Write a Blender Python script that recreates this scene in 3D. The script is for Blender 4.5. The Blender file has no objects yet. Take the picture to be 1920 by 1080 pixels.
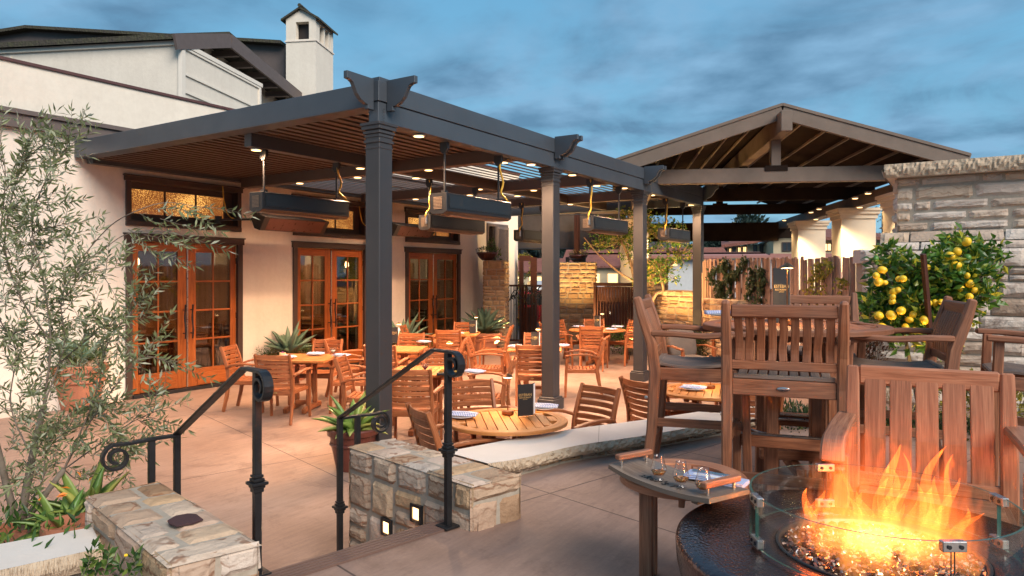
import bpy, bmesh, math, random
from mathutils import Vector as V, Matrix
R=math.radians; S=bpy.context.scene; C=bpy.context.scene.collection
random.seed(7)
# ---------------- camera ----------------
F=1337.0; CX=960.0; HY=516.0; H=1.9
A=math.atan2(855,1337); fx,fy=math.cos(A),math.sin(A); rx,ry=math.sin(A),-math.cos(A)
cd=bpy.data.cameras.new('camera'); cam=bpy.data.objects.new('camera',cd); C.objects.link(cam)
cam.location=(0,0,H); cam.rotation_euler=(R(90),0,A-R(90)); cd.sensor_width=36; cd.lens=F/1920*36
cd.shift_y=-24/1920; cd.clip_end=3000; cd.clip_start=.05; S.camera=cam
# ---------------- exposure ----------------
S.view_settings.view_transform='Standard'; S.view_settings.look='None'; S.view_settings.gamma=1
S.view_settings.exposure=0.85
S.cycles.max_bounces=8; S.cycles.transparent_max_bounces=24; S.cycles.volume_bounces=0
S.cycles.sample_clamp_indirect=4; S.cycles.caustics_reflective=False; S.cycles.caustics_refractive=False
# ---------------- sky ----------------
w=bpy.data.worlds.new('World'); S.world=w; w.use_nodes=True; nt=w.node_tree; nt.nodes.clear()
def nd(nt,t,**k):
    n=nt.nodes.new(t)
    for a,b in k.items():
        if a=='inp':
            for i,v in b.items(): n.inputs[i].default_value=v
        else: setattr(n,a,b)
    return n
SUN_EL,SUN_AZ=36,246     # azimuth in world xy degrees: where the soft light comes from
sky=nd(nt,'ShaderNodeTexSky',sky_type='NISHITA',sun_disc=False,sun_elevation=R(SUN_EL),sun_rotation=R(90-SUN_AZ),air_density=1.6,dust_density=.3,ozone_density=4)
tc=nd(nt,'ShaderNodeTexCoord'); sx=nd(nt,'ShaderNodeSeparateXYZ'); nt.links.new(tc.outputs['Generated'],sx.inputs[0])
def mth(nt,op,a,b=None):
    n=nd(nt,'ShaderNodeMath',operation=op)
    for i,x in enumerate((a,b)):
        if x is None: continue
        if isinstance(x,(int,float)): n.inputs[i].default_value=x
        else: nt.links.new(x,n.inputs[i])
    return n.outputs[0]
zz=mth(nt,'ADD',mth(nt,'MAXIMUM',sx.outputs[2],0.0),.16)
cx_=nd(nt,'ShaderNodeCombineXYZ'); nt.links.new(mth(nt,'DIVIDE',sx.outputs[0],zz),cx_.inputs[0]); nt.links.new(mth(nt,'DIVIDE',sx.outputs[1],zz),cx_.inputs[1])
mp=nd(nt,'ShaderNodeMapping'); mp.inputs['Rotation'].default_value=(0,0,R(-30)); mp.inputs['Scale'].default_value=(1.5,1.35,1); mp.inputs['Location'].default_value=(3.1,1.3,0)
nt.links.new(cx_.outputs[0],mp.inputs[0])
nz=nd(nt,'ShaderNodeTexNoise',inp={'Scale':.85,'Detail':9,'Roughness':.56,'Distortion':.9}); nt.links.new(mp.outputs[0],nz.inputs['Vector'])
cr=nd(nt,'ShaderNodeValToRGB'); cr.color_ramp.elements[0].position=.40; cr.color_ramp.elements[1].position=.60
nt.links.new(nz.outputs[0],cr.inputs[0])
# clear dusk blue: sky texture tinted, clouds grey blue over it
tint=nd(nt,'ShaderNodeMix',data_type='RGBA',blend_type='MULTIPLY'); tint.inputs[0].default_value=1; tint.inputs[7].default_value=(.62,.92,.86,1)
nt.links.new(sky.outputs[0],tint.inputs[6])
gr=nd(nt,'ShaderNodeValToRGB'); ge_=gr.color_ramp.elements; ge_[0].position=0; ge_[0].color=(1.5,2.9,4.3,1); ge_[1].position=.75; ge_[1].color=(.48,1.65,3.1,1); e_=ge_.new(.12); e_.color=(1.15,2.75,4.2,1)
nt.links.new(sx.outputs[2],gr.inputs[0])
tm=nd(nt,'ShaderNodeMix',data_type='RGBA'); tm.inputs[0].default_value=.85; nt.links.new(tint.outputs[2],tm.inputs[6]); nt.links.new(gr.outputs[0],tm.inputs[7])
b1=nd(nt,'ShaderNodeBackground'); b1.inputs[1].default_value=.10; nt.links.new(tm.outputs[2],b1.inputs[0])
nz2=nd(nt,'ShaderNodeTexNoise',inp={'Scale':2.2,'Detail':6}); nt.links.new(mp.outputs[0],nz2.inputs['Vector'])
cr2=nd(nt,'ShaderNodeValToRGB'); cr2.color_ramp.elements[0].color=(.062,.125,.205,1); cr2.color_ramp.elements[1].color=(.145,.26,.385,1)
cr2.color_ramp.elements[0].position=.36; cr2.color_ramp.elements[1].position=.62
nt.links.new(nz2.outputs[0],cr2.inputs[0])
b2=nd(nt,'ShaderNodeBackground'); b2.inputs[1].default_value=1.0; nt.links.new(cr2.outputs[0],b2.inputs[0])
mx=nd(nt,'ShaderNodeMixShader'); nt.links.new(mth(nt,'MULTIPLY',cr.outputs[0],.80),mx.inputs[0]); nt.links.new(b1.outputs[0],mx.inputs[1]); nt.links.new(b2.outputs[0],mx.inputs[2])
wo=nd(nt,'ShaderNodeOutputWorld'); nt.links.new(mx.outputs[0],wo.inputs[0])
# ---------------- sun (weak and very soft: dusk under cloud) ----------------
sl=bpy.data.lights.new('sun','SUN'); sl.energy=2.6; sl.angle=R(35); sl.color=(1,.89,.79)
so=bpy.data.objects.new('sun',sl); C.objects.link(so)
sd=V((math.cos(R(SUN_AZ))*math.cos(R(SUN_EL)),math.sin(R(SUN_AZ))*math.cos(R(SUN_EL)),math.sin(R(SUN_EL))))
so.rotation_euler=sd.to_track_quat('Z','Y').to_euler()
# ---------------- geometry from picture positions to places ----------------
def un(px,py,z):
    d=(H-z)*F/(py-HY); l=(px-CX)/F*d
    return V((fx*d+rx*l,fy*d+ry*l,z))
def at(px,py,d):
    l=(px-CX)/F*d
    return V((fx*d+rx*l,fy*d+ry*l,H-(py-HY)/F*d))
def cw(l,d,z=0): return V((fx*d+rx*l,fy*d+ry*l,z))
def yaw(deg): return A-R(deg)          # heading: degrees right of the view axis -> world angle
# ---------------- mesh builder ----------------
class MB:
    def __init__(s): s.v=[];s.f=[];s.uv=[];s.mi=[];s.col=[];s.m=0;s.c=None
    def rc(s): return s.c if s.c is not None else (random.random(),random.random(),random.random(),1)
    def face(s,idx,uv=None,c=None):
        s.f.append(tuple(idx)); s.uv.append(uv or [(0,0)]*len(idx)); s.mi.append(s.m); s.col.append(c or s.rc())
    def sweep(s,path,w,h,up=(0,0,1),sc=None,closed=False):
        P=[V(p) for p in path]; n=len(P); up=V(up); c=s.rc(); b=len(s.v); L=0; u0=random.random()*9; v0=random.random()*9; us=[]
        for i,p in enumerate(P):
            if closed: t=(P[(i+1)%n]-P[i-1]).normalized()
            elif i==0: t=(P[1]-p).normalized()
            elif i==n-1: t=(p-P[i-1]).normalized()
            else: t=((P[i+1]-p).normalized()+(p-P[i-1]).normalized()).normalized()
            sd=t.cross(up)
            if sd.length<1e-4: sd=t.cross(V((1,0,0)))
            sd.normalize(); tp=sd.cross(t).normalized()
            if i: L+=(p-P[i-1]).length
            us.append(u0+L)
            a=sc[i] if sc else 1
            if isinstance(a,(int,float)): a=(a,a)
            W=w/2*a[0]; Hh=h/2*a[1]
            for q in ((-W,-Hh),(W,-Hh),(W,Hh),(-W,Hh)): s.v.append(p+sd*q[0]+tp*q[1])
        vs=[v0,v0+w,v0+w+h,v0+2*w+h,v0+2*(w+h)]
        for i in range(n if closed else n-1):
            a=b+4*i; e=b+4*((i+1)%n)
            for k in range(4):
                k2=(k+1)%4; u1=us[i]; u2=us[i]+.1 if (closed and i==n-1) else us[(i+1)%n]
                s.face((a+k,a+k2,e+k2,e+k),[(u1,vs[k]),(u1,vs[k+1]),(u2,vs[k+1]),(u2,vs[k])],c)
        if not closed:
            s.face((b+3,b+2,b+1,b),[(u0,v0),(u0,v0+w),(u0+h,v0+w),(u0+h,v0)],c); e=b+4*(n-1)
            s.face((e,e+1,e+2,e+3),[(u0,v0),(u0,v0+w),(u0+h,v0+w),(u0+h,v0)],c)
        return s
    def tube(s,path,r,n=8,closed=False,caps=True):
        P=[V(p) for p in path]; m=len(P); c=s.rc(); b=len(s.v); L=0; us=[]; pr=None
        for i,p in enumerate(P):
            if closed: t=(P[(i+1)%m]-P[i-1]).normalized()
            elif i==0: t=(P[1]-p).normalized()
            elif i==m-1: t=(p-P[i-1]).normalized()
            else: t=(P[i+1]-P[i-1]).normalized()
            if pr is None: pr=V((0,0,1)) if abs(t.z)<.9 else V((1,0,0))
            sd=t.cross(pr).normalized(); tp=sd.cross(t).normalized(); pr=tp
            rr=r[i] if isinstance(r,(list,tuple)) else r
            if i: L+=(p-P[i-1]).length
            us.append(L)
            for k in range(n):
                a=2*math.pi*k/n; s.v.append(p+sd*(math.cos(a)*rr)+tp*(math.sin(a)*rr))
        for i in range(m if closed else m-1):
            a=b+n*i; e=b+n*((i+1)%m)
            for k in range(n):
                k2=(k+1)%n; u2=us[i]+.1 if i==m-1 else us[i+1]
                s.face((a+k,a+k2,e+k2,e+k),[(us[i],k/n*.1),(us[i],(k+1)/n*.1),(u2,(k+1)/n*.1),(u2,k/n*.1)],c)
        if caps and not closed:
            s.face([b+n-1-k for k in range(n)],None,c); e=b+n*(m-1); s.face([e+k for k in range(n)],None,c)
        return s
    def box(s,c,sz,rz=0):
        c=V(c); M=Matrix.Rotation(rz,3,'Z'); ax=[M@V((1,0,0)),M@V((0,1,0)),V((0,0,1))]
        i=max(range(3),key=lambda k:sz[k]); a=ax[i]*(sz[i]/2)
        if i==2: return s.sweep([c-a,c+a],sz[1],sz[0],up=ax[0])
        o=1-i; return s.sweep([c-a,c+a],sz[o],sz[2])
    def lathe(s,c,prof,n=24,a0=0,jit=0,cap0=True):
        c=V(c); b=len(s.v); m=len(prof); cc=s.rc()
        for (r,z) in prof:
            for k in range(n):
                a=a0+2*math.pi*k/n; rr=r*(1+random.uniform(-jit,jit)); s.v.append(c+V((math.cos(a)*rr,math.sin(a)*rr,z)))
        for i in range(m-1):
            for k in range(n):
                k2=(k+1)%n; s.face((b+i*n+k,b+i*n+k2,b+(i+1)*n+k2,b+(i+1)*n+k),[(i*.1,k/n),(i*.1,(k+1)/n),((i+1)*.1,(k+1)/n),((i+1)*.1,k/n)],cc)
        if cap0 and prof[0][0]>1e-4: s.face([b+n-1-k for k in range(n)],[(0,0)]*n,cc)
        if prof[-1][0]>1e-4: s.face([b+(m-1)*n+k for k in range(n)],[(0,0)]*n,cc)
        return s
    def ext(s,poly,vec):
        P=[V(p) for p in poly]; n=len(P); b=len(s.v); vec=V(vec); c=s.rc()
        s.v+=P+[p+vec for p in P]; e1=(P[1]-P[0]).normalized(); nn=vec.normalized(); e2=nn.cross(e1)
        uv=[(p.dot(e1),p.dot(e2)) for p in P]
        s.face(list(range(b+n-1,b-1,-1)),uv[::-1],c); s.face(list(range(b+n,b+2*n)),uv,c); L=0;hh=vec.length
        for i in range(n):
            j=(i+1)%n; l2=L+(P[j]-P[i]).length
            s.face((b+i,b+j,b+n+j,b+n+i),[(L,0),(l2,0),(l2,hh),(L,hh)],c); L=l2
        return s
    def quad(s,a,b_,c_,d):
        b=len(s.v); s.v+=[V(a),V(b_),V(c_),V(d)]; s.face((b,b+1,b+2,b+3),[(0,0),(1,0),(1,1),(0,1)]); return s
    def ell(s,c,rr,n=10,m=7,jit=0,M=None):
        c=V(c); b=len(s.v); cc=s.rc()
        for i in range(m+1):
            th=math.pi*i/m
            for k in range(n):
                a=2*math.pi*k/n; j=1+random.uniform(-jit,jit); q=V((rr[0]*math.sin(th)*math.cos(a)*j,rr[1]*math.sin(th)*math.sin(a)*j,rr[2]*math.cos(th)*j))
                s.v.append(c+(M@q if M else q))
        for i in range(m):
            for k in range(n):
                k2=(k+1)%n; s.face((b+i*n+k,b+(i+1)*n+k,b+(i+1)*n+k2,b+i*n+k2),None,cc)
        return s
    def leaf(s,p,d,nr,L,W,fold=.25,curl=0.0,c=None):
        p=V(p); d=V(d).normalized(); sd=d.cross(V(nr))
        if sd.length<1e-3: sd=d.cross(V((1,.2,.1)))
        sd.normalize(); nr=sd.cross(d); b=len(s.v); c=c or s.rc()
        mid=p+d*L*.5+nr*curl*L*.5; tip=p+d*L-nr*curl*L*.6
        q=d*L*.45; up=nr*(W*fold)
        s.v+=[p,p+q+sd*W/2+up,tip,p+q-sd*W/2+up,mid]
        s.face((b,b+1,b+4),None,c); s.face((b+1,b+2,b+4),None,c); s.face((b,b+4,b+3),None,c); s.face((b+4,b+2,b+3),None,c)
        return s
    def blade(s,p,d,up,L,W,droop=.3,seg=6,chan=.25,peak=.35,c=None):
        # long succulent blade: channelled strip with thickness
        p=V(p); d=V(d).normalized(); up=V(up); b=len(s.v); c=c or s.rc(); pos=p.copy(); cur=d.copy(); rows=[]
        for i in range(seg+1):
            t=i/seg; wd=W*(.55+.45*math.sin(min(1,t/peak)*math.pi/2)) if t<peak else W*(1-((t-peak)/(1-peak))**1.6)
            sd=cur.cross(up).normalized() if cur.cross(up).length>1e-3 else V((1,0,0)); n=sd.cross(cur).normalized()
            wd=max(wd,.0006); th=.012*(1-t)*W/.06+.0005
            for q in ((-.5,chan),(0,0),(.5,chan)): s.v.append(pos+sd*(wd*q[0])+n*(wd*q[1]))
            s.v.append(pos-n*(th+wd*.12))
            pos=pos+cur*(L/seg); cur=(cur+V((0,0,-droop/seg))).normalized()
        for i in range(seg):
            a=b+4*i; e=a+4
            s.face((a,a+1,e+1,e),None,c); s.face((a+1,a+2,e+2,e+1),None,c); s.face((a+2,a+3,e+3,e+2),None,c); s.face((a+3,a,e,e+3),None,c)
        return s
    def build(s,name,mats,parent=None,world=False,bevel=0,smooth=False,**tg):
        if not isinstance(mats,(list,tuple)): mats=[mats]
        me=bpy.data.meshes.new(name); off=V((0,0,0))
        vv=s.v
        if world and parent is not None:
            off=wloc(parent); rz=wrot(parent); Mi=Matrix.Rotation(-rz,3,'Z'); vv=[Mi@(p-off) for p in s.v]
        me.from_pydata([tuple(p) for p in vv],[],s.f)
        ul=me.uv_layers.new(name='UVMap'); fl=[x for u in s.uv for q in u for x in q]; ul.data.foreach_set('uv',fl)
        ca=me.color_attributes.new('tone','FLOAT_COLOR','CORNER'); fc=[x for f,c in zip(s.f,s.col) for _ in f for x in c]; ca.data.foreach_set('color',fc)
        me.polygons.foreach_set('material_index',s.mi)
        for m in mats: me.materials.append(m)
        if smooth: me.polygons.foreach_set('use_smooth',[True]*len(s.f))
        if bevel:
            bm=bmesh.new(); bm.from_mesh(me); ed=[e for e in bm.edges if e.is_manifold and e.calc_face_angle(0)>.6]
            bmesh.ops.bevel(bm,geom=ed,offset=bevel,segments=1,affect='EDGES',profile=.6); bm.to_mesh(me); bm.free()
        me.update(); o=bpy.data.objects.new(name,me); C.objects.link(o)
        if parent is not None: o.parent=parent
        for k,x in tg.items(): o[k]=x
        return o
LOC={}
def topof(o):
    while o.name not in LOC: o=o.parent
    return LOC[o.name]
def wloc(o): return topof(o)[0]
def wrot(o): return topof(o)[1]
def thing(name,label,cat,loc=(0,0,0),rz=0,group=None):
    o=bpy.data.objects.new(name,None); C.objects.link(o); o.location=loc; o.rotation_euler=(0,0,rz); o.empty_display_size=.1
    o['label']=label; o['category']=cat
    if group: o['group']=group
    LOC[o.name]=(V(loc),rz); return o
def tag(o,label,cat,group=None):
    o['label']=label; o['category']=cat
    if group: o['group']=group
    return o
def struct(o): o['kind']='structure'; return o
def dup(root,loc,rz,label,group=None,skip=()):
    r=root.copy(); C.objects.link(r); r.location=loc; r.rotation_euler=(0,0,rz); r['label']=label
    if group: r['group']=group
    LOC[r.name]=(V(loc),rz)
    for ch in list(root.children):
        if ch.name.split('.')[0] in skip: continue
        c=ch.copy(); C.objects.link(c); c.parent=r
        for g in list(ch.children):
            d=g.copy(); C.objects.link(d); d.parent=c
    return r
def lamp(name,kind,loc,energy,col,parent=None,size=.05,blend=.6,spot=120,rot=None):
    l=bpy.data.lights.new(name,kind); l.energy=energy; l.color=col
    l.shadow_soft_size=size
    if kind=='SPOT': l.spot_size=R(spot); l.spot_blend=blend
    o=bpy.data.objects.new(name,l); C.objects.link(o); o.location=loc
    if rot: o.rotation_euler=rot
    if parent is not None: o.parent=parent; o.location=V(loc)
    return o
def text_mesh(body,size,mat,M,parent,name='lettering',ext=.0004,align='CENTER',sp=1.0):
    cu=bpy.data.curves.new('txt','FONT'); cu.body=body; cu.size=size; cu.align_x=align; cu.align_y='CENTER'; cu.extrude=ext; cu.space_character=sp
    o=bpy.data.objects.new('txt',cu); C.objects.link(o); bpy.context.view_layer.update()
    me=bpy.data.meshes.new_from_object(o.evaluated_get(bpy.context.evaluated_depsgraph_get())); bpy.data.objects.remove(o)
    me.transform(M); me.materials.clear(); me.materials.append(mat)
    ob=bpy.data.objects.new(name,me); C.objects.link(ob); ob.parent=parent; return ob
# ---------------- materials ----------------
def newmat(name):
    m=bpy.data.materials.new(name); m.use_nodes=True; n=m.node_tree; b=n.nodes['Principled BSDF']; return m,n,b
def ramp(n,src,stops):
    r=nd(n,'ShaderNodeValToRGB'); e=r.color_ramp.elements
    while len(e)<len(stops): e.new(.5)
    for i,(p,c) in enumerate(stops): e[i].position=p; e[i].color=tuple(c)+(1,) if len(c)==3 else c
    n.links.new(src,r.inputs[0]); return r.outputs[0]
def mixc(n,f,a,b,mode='MIX'):
    x=nd(n,'ShaderNodeMix',data_type='RGBA',blend_type=mode)
    for i,q in ((0,f),(6,a),(7,b)):
        if isinstance(q,(int,float)): x.inputs[i].default_value=q
        elif isinstance(q,tuple): x.inputs[i].default_value=q if len(q)==4 else q+(1,)
        else: n.links.new(q,x.inputs[i])
    return x.outputs[2]
def tco(n,kind='Object',scale=(1,1,1),rot=(0,0,0)):
    t=nd(n,'ShaderNodeTexCoord'); m=nd(n,'ShaderNodeMapping'); m.inputs['Scale'].default_value=scale; m.inputs['Rotation'].default_value=rot
    if kind=='World': g=nd(n,'ShaderNodeNewGeometry'); n.links.new(g.outputs['Position'],m.inputs[0])
    else: n.links.new(t.outputs[kind],m.inputs[0])
    return m.outputs[0]
def noise(n,vec,sc,det=4,ro=.5,dist=0): 
    x=nd(n,'ShaderNodeTexNoise',inp={'Scale':sc,'Detail':det,'Roughness':ro,'Distortion':dist}); n.links.new(vec,x.inputs['Vector']); return x.outputs[0]
def bump(n,b,h,st,dist=.02,prev=None):
    x=nd(n,'ShaderNodeBump',inp={'Strength':st,'Distance':dist}); n.links.new(h,x.inputs['Height'])
    if prev: n.links.new(prev,x.inputs['Normal'])
    n.links.new(x.outputs[0],b.inputs['Normal']); return x.outputs[0]
def tone(n):
    a=nd(n,'ShaderNodeAttribute',attribute_name='tone'); s=nd(n,'ShaderNodeSeparateColor'); n.links.new(a.outputs['Color'],s.inputs[0]); return a,s
def plain(name,c1,c2=None,rough=.6,metal=0,sc=6,bst=0,bsc=80,coords='Object',bd=.005,det=4,spec=None,coat=0):
    m,n,b=newmat(name); v=tco(n,coords); c2=c2 or tuple(x*.8 for x in c1)
    n.links.new(ramp(n,noise(n,v,sc,det,.6),[(.3,c1),(.7,c2)]),b.inputs['Base Color'])
    n.links.new(mth(n,'ADD',mth(n,'MULTIPLY',noise(n,v,sc*2.3,3),.25),rough-.12),b.inputs['Roughness']); b.inputs['Metallic'].default_value=metal
    if bst: bump(n,b,noise(n,v,bsc,3),bst,bd)
    if spec is not None: b.inputs['Specular IOR Level'].default_value=spec
    if coat: b.inputs['Coat Weight'].default_value=coat
    return m
def wood(name,dark,mid,light,rough=.5,grey=None,greyamt=0,su=3,sv=55,bst=.25,varr=.35):
    m,n,b=newmat(name); v=tco(n,'UV',(su,sv,1)); a,s=tone(n)
    off=nd(n,'ShaderNodeVectorMath',operation='ADD'); n.links.new(v,off.inputs[0]); n.links.new(a.outputs['Vector'],off.inputs[1])
    g=noise(n,off.outputs[0],1.6,6,.65,.6)
    col=ramp(n,g,[(.28,dark),(.5,mid),(.74,light)])
    v2=tco(n,'UV',(7,260,1)); g2=noise(n,v2,1,2)
    col=mixc(n,.35,col,ramp(n,g2,[(.3,tuple(x*.45 for x in dark)),(.55,(1,1,1))]),'MULTIPLY')
    col=mixc(n,varr,col,ramp(n,s.outputs[0],[(0,(.55,.5,.48)),(.5,(1,1,1)),(1,(1.35,1.22,1.1))]),'MULTIPLY')
    oi=nd(n,'ShaderNodeObjectInfo'); col=mixc(n,.5,col,ramp(n,oi.outputs['Random'],[(0,(.72,.66,.62)),(.5,(1,1,1)),(1,(1.22,1.22,1.25))]),'MULTIPLY')
    if grey:
        gm=mth(n,'MULTIPLY',ramp(n,noise(n,tco(n,'Object'),5,4),[(.35,(0,0,0)),(.65,(1,1,1))]),greyamt); col=mixc(n,gm,col,grey)
    n.links.new(col,b.inputs['Base Color']); n.links.new(mth(n,'ADD',mth(n,'MULTIPLY',g,.3),rough-.15),b.inputs['Roughness'])
    bump(n,b,g2,bst,.002); b.inputs['Specular IOR Level'].default_value=.35; return m
def stone(name,pal,swirl=.5,stain=.3,sc=1):
    m,n,b=newmat(name); a,s=tone(n); v=tco(n,'World')
    off=nd(n,'ShaderNodeVectorMath',operation='MULTIPLY_ADD'); n.links.new(a.outputs['Vector'],off.inputs[0]); off.inputs[1].default_value=(7,9,5); n.links.new(v,off.inputs[2]); v=off.outputs[0]
    base=ramp(n,s.outputs[0],[(i/(len(pal)-1),c) for i,c in enumerate(pal)])
    base=mixc(n,.55,base,ramp(n,noise(n,v,6*sc,6,.65),[(.25,(.62,.55,.5)),(.5,(1,1,1)),(.8,(1.25,1.2,1.12))]),'MULTIPLY')
    wv=nd(n,'ShaderNodeTexWave',wave_type='BANDS',bands_direction='Z',inp={'Scale':5.5*sc,'Distortion':9,'Detail':3,'Detail Scale':1.1,'Detail Roughness':.55}); n.links.new(v,wv.inputs['Vector'])
    ln=ramp(n,wv.outputs['Fac'],[(.0,(1,1,1)),(.16,(0,0,0))])
    mk=ramp(n,noise(n,v,2.2*sc,2),[(.40,(0,0,0)),(.52,(1,1,1))])
    base=mixc(n,mth(n,'MULTIPLY',mth(n,'MULTIPLY',ln,mk),swirl),base,(.20,.085,.04))
    st=ramp(n,noise(n,v,3.1*sc,5,.7,.5),[(.60,(0,0,0)),(.68,(1,1,1))]); sel=ramp(n,s.outputs[1],[(.78,(0,0,0)),(.84,(1,1,1))])
    base=mixc(n,mth(n,'MULTIPLY',mth(n,'MULTIPLY',st,sel),stain*2),base,(.07,.025,.02))
    n.links.new(base,b.inputs['Base Color']); b.inputs['Roughness'].default_value=.85; b.inputs['Specular IOR Level'].default_value=.25
    nb=bump(n,b,noise(n,v,11*sc,7,.62),.75,.035); bump(n,b,noise(n,v,70*sc,4),.35,.004,nb); return m
def emit(name,col,st):
    m,n,b=newmat(name); n.nodes.remove(b); e=nd(n,'ShaderNodeEmission',inp={'Color':tuple(col)+(1,),'Strength':st}); n.links.new(e.outputs[0],n.nodes['Material Output'].inputs[0]); return m
def glass(name,col=(1,1,1),rough=0,ior=1.5):
    # thin clear glass: reflects by fresnel, else lets light through
    m,n,b=newmat(name); n.nodes.remove(b); t=nd(n,'ShaderNodeBsdfTransparent'); t.inputs[0].default_value=tuple(col)+(1,); g=nd(n,'ShaderNodeBsdfGlossy'); g.inputs['Roughness'].default_value=rough
    fr=nd(n,'ShaderNodeLayerWeight',inp={'Blend':.5}); x=nd(n,'ShaderNodeMixShader'); n.links.new(mth(n,'MINIMUM',mth(n,'ADD',mth(n,'MULTIPLY',mth(n,'POWER',fr.outputs['Facing'],3),.75),.06*(ior/1.5)**4),1),x.inputs[0]); n.links.new(t.outputs[0],x.inputs[1]); n.links.new(g.outputs[0],x.inputs[2]); n.links.new(x.outputs[0],n.nodes['Material Output'].inputs[0]); return m
def leafm(name,c1,c2,c3=None,rough=.45,tr=.35):
    m,n,b=newmat(name); a,s=tone(n); st=[(0,c1),(.7,c2)]+([(.95,c3)] if c3 else [])
    col=ramp(n,s.outputs[0],st); col=mixc(n,.4,col,ramp(n,noise(n,tco(n),40,3),[(.3,(.7,.7,.7)),(.7,(1.15,1.15,1.1))]),'MULTIPLY')
    n.links.new(col,b.inputs['Base Color']); b.inputs['Roughness'].default_value=rough
    t=nd(n,'ShaderNodeBsdfTranslucent'); n.links.new(col,t.inputs[0]); x=nd(n,'ShaderNodeMixShader'); x.inputs[0].default_value=tr
    n.links.new(b.outputs[0],x.inputs[1]); n.links.new(t.outputs[0],x.inputs[2]); n.links.new(x.outputs[0],n.nodes['Material Output'].inputs[0]); return m
def concrete(name,c1,c2,c3,joint,org,ang):
    m,n,b=newmat(name); v=tco(n,'World')
    g=noise(n,v,.9,7,.62,.4); col=ramp(n,g,[(.3,c1),(.5,c2),(.72,c3)])
    g2=noise(n,tco(n,'World',(1,7,1),(0,0,R(20))),3,6,.7); col=mixc(n,.5,col,ramp(n,g2,[(.3,(.62,.60,.60)),(.6,(1.1,1.08,1.06))]),'MULTIPLY')
    g3=noise(n,v,60,3); col=mixc(n,.25,col,ramp(n,g3,[(.3,(.75,.75,.75)),(.65,(1.1,1.1,1.1))]),'MULTIPLY')
    g5=noise(n,tco(n,'World'),2.3,8,.72,.8); col=mixc(n,.55,col,ramp(n,g5,[(.36,(.60,.56,.55)),(.47,(1,1,1)),(.62,(1,1,1)),(.75,(1.22,1.18,1.15))]),'MULTIPLY')
    # saw-cut joints on a turned grid
    mp=nd(n,'ShaderNodeMapping',vector_type='POINT'); ge=nd(n,'ShaderNodeNewGeometry'); sb=nd(n,'ShaderNodeVectorMath',operation='SUBTRACT'); n.links.new(ge.outputs['Position'],sb.inputs[0]); sb.inputs[1].default_value=org
    mp.inputs['Rotation'].default_value=(0,0,R(-ang)); n.links.new(sb.outputs[0],mp.inputs[0]); sp=nd(n,'ShaderNodeSeparateXYZ'); n.links.new(mp.outputs[0],sp.inputs[0])
    def line(o,p):
        f=mth(n,'PINGPONG',o,p/2); return mth(n,'LESS_THAN',f,.0055)
    j=mth(n,'MAXIMUM',line(sp.outputs[0],joint[0]),line(sp.outputs[1],joint[1]))
    col=mixc(n,mth(n,'MULTIPLY',j,.75),col,(.035,.022,.018))
    n.links.new(col,b.inputs['Base Color']); n.links.new(mth(n,'ADD',mth(n,'MULTIPLY',g,.35),.42),b.inputs['Roughness']); b.inputs['Specular IOR Level'].default_value=.4
    hb=bump(n,b,noise(n,v,35,5),.18,.004); bump(n,b,mth(n,'MULTIPLY',j,-1),.8,.01,hb); return m
def stucco(name,c1,c2):
    m,n,b=newmat(name); v=tco(n,'World'); col=ramp(n,noise(n,v,.7,6,.62),[(.3,c2),(.65,c1)])
    col=mixc(n,.13,col,ramp(n,noise(n,tco(n,'World',(5,5,.35)),1,5,.6),[(.35,(.80,.77,.74)),(.58,(1.05,1.05,1.05))]),'MULTIPLY'); col=mixc(n,.35,col,ramp(n,noise(n,v,14,5,.7),[(.3,(.86,.85,.84)),(.6,(1.04,1.04,1.04))]),'MULTIPLY')
    sp=nd(n,'ShaderNodeSeparateXYZ'); n.links.new(v,sp.inputs[0]); dirt=ramp(n,mth(n,'ADD',sp.outputs[2],mth(n,'MULTIPLY',noise(n,v,3,5),.5)),[(.0,(.72,.66,.60)),(.55,(1,1,1))]); col=mixc(n,.8,col,dirt,'MULTIPLY')
    n.links.new(col,b.inputs['Base Color']); b.inputs['Roughness'].default_value=.88; b.inputs['Specular IOR Level'].default_value=.2
    nb=bump(n,b,noise(n,v,9,6,.65),.25,.02); bump(n,b,noise(n,v,120,3),.35,.004,nb); return m
m_stucco=stucco('stucco',(.78,.70,.61),(.70,.62,.53))
m_stucco2=stucco('upper_stucco',(.73,.67,.57),(.66,.60,.51))
m_band=plain('brown_fascia',(.125,.095,.085),(.105,.08,.07),.6,coords='World')
m_cap=plain('maroon_cap',(.10,.04,.035),(.07,.03,.028),.5,coords='World')
m_trim=plain('dark_brown_trim',(.060,.034,.026),(.048,.027,.02),.5,coords='World',sc=3)
m_door=wood('red_mahogany',(.19,.042,.010),(.34,.090,.020),(.48,.155,.038),rough=.36,su=2,sv=40,bst=.12,varr=.2)
m_grey=plain('grey_powder_coat',(.055,.066,.080),(.045,.054,.066),.42,sc=2,bst=.1,bsc=300,bd=.001)
m_post=plain('charcoal_post_paint',(.040,.038,.040),(.034,.032,.034),.45,sc=2,bst=.1,bsc=300,bd=.001)
m_louv=plain('louvre_brown_grey',(.085,.062,.052),(.07,.05,.042),.5,sc=3)
m_blk=plain('black_metal',(.024,.024,.026),(.018,.018,.02),.4,metal=.3,sc=9,bst=.05,bsc=150,bd=.001)
m_iron=plain('wrought_iron',(.035,.034,.036),(.02,.02,.022),.38,metal=.55,sc=14,bst=.4,bsc=90,bd=.002)
m_steel=plain('brushed_steel',(.55,.54,.52),(.42,.41,.4),.3,metal=1,sc=20)
m_brass=plain('brass',(.55,.36,.14),(.4,.25,.1),.3,metal=1,sc=20)
m_bronze=plain('bronze',(.42,.18,.07),(.28,.11,.05),.3,metal=1,sc=20)
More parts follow.
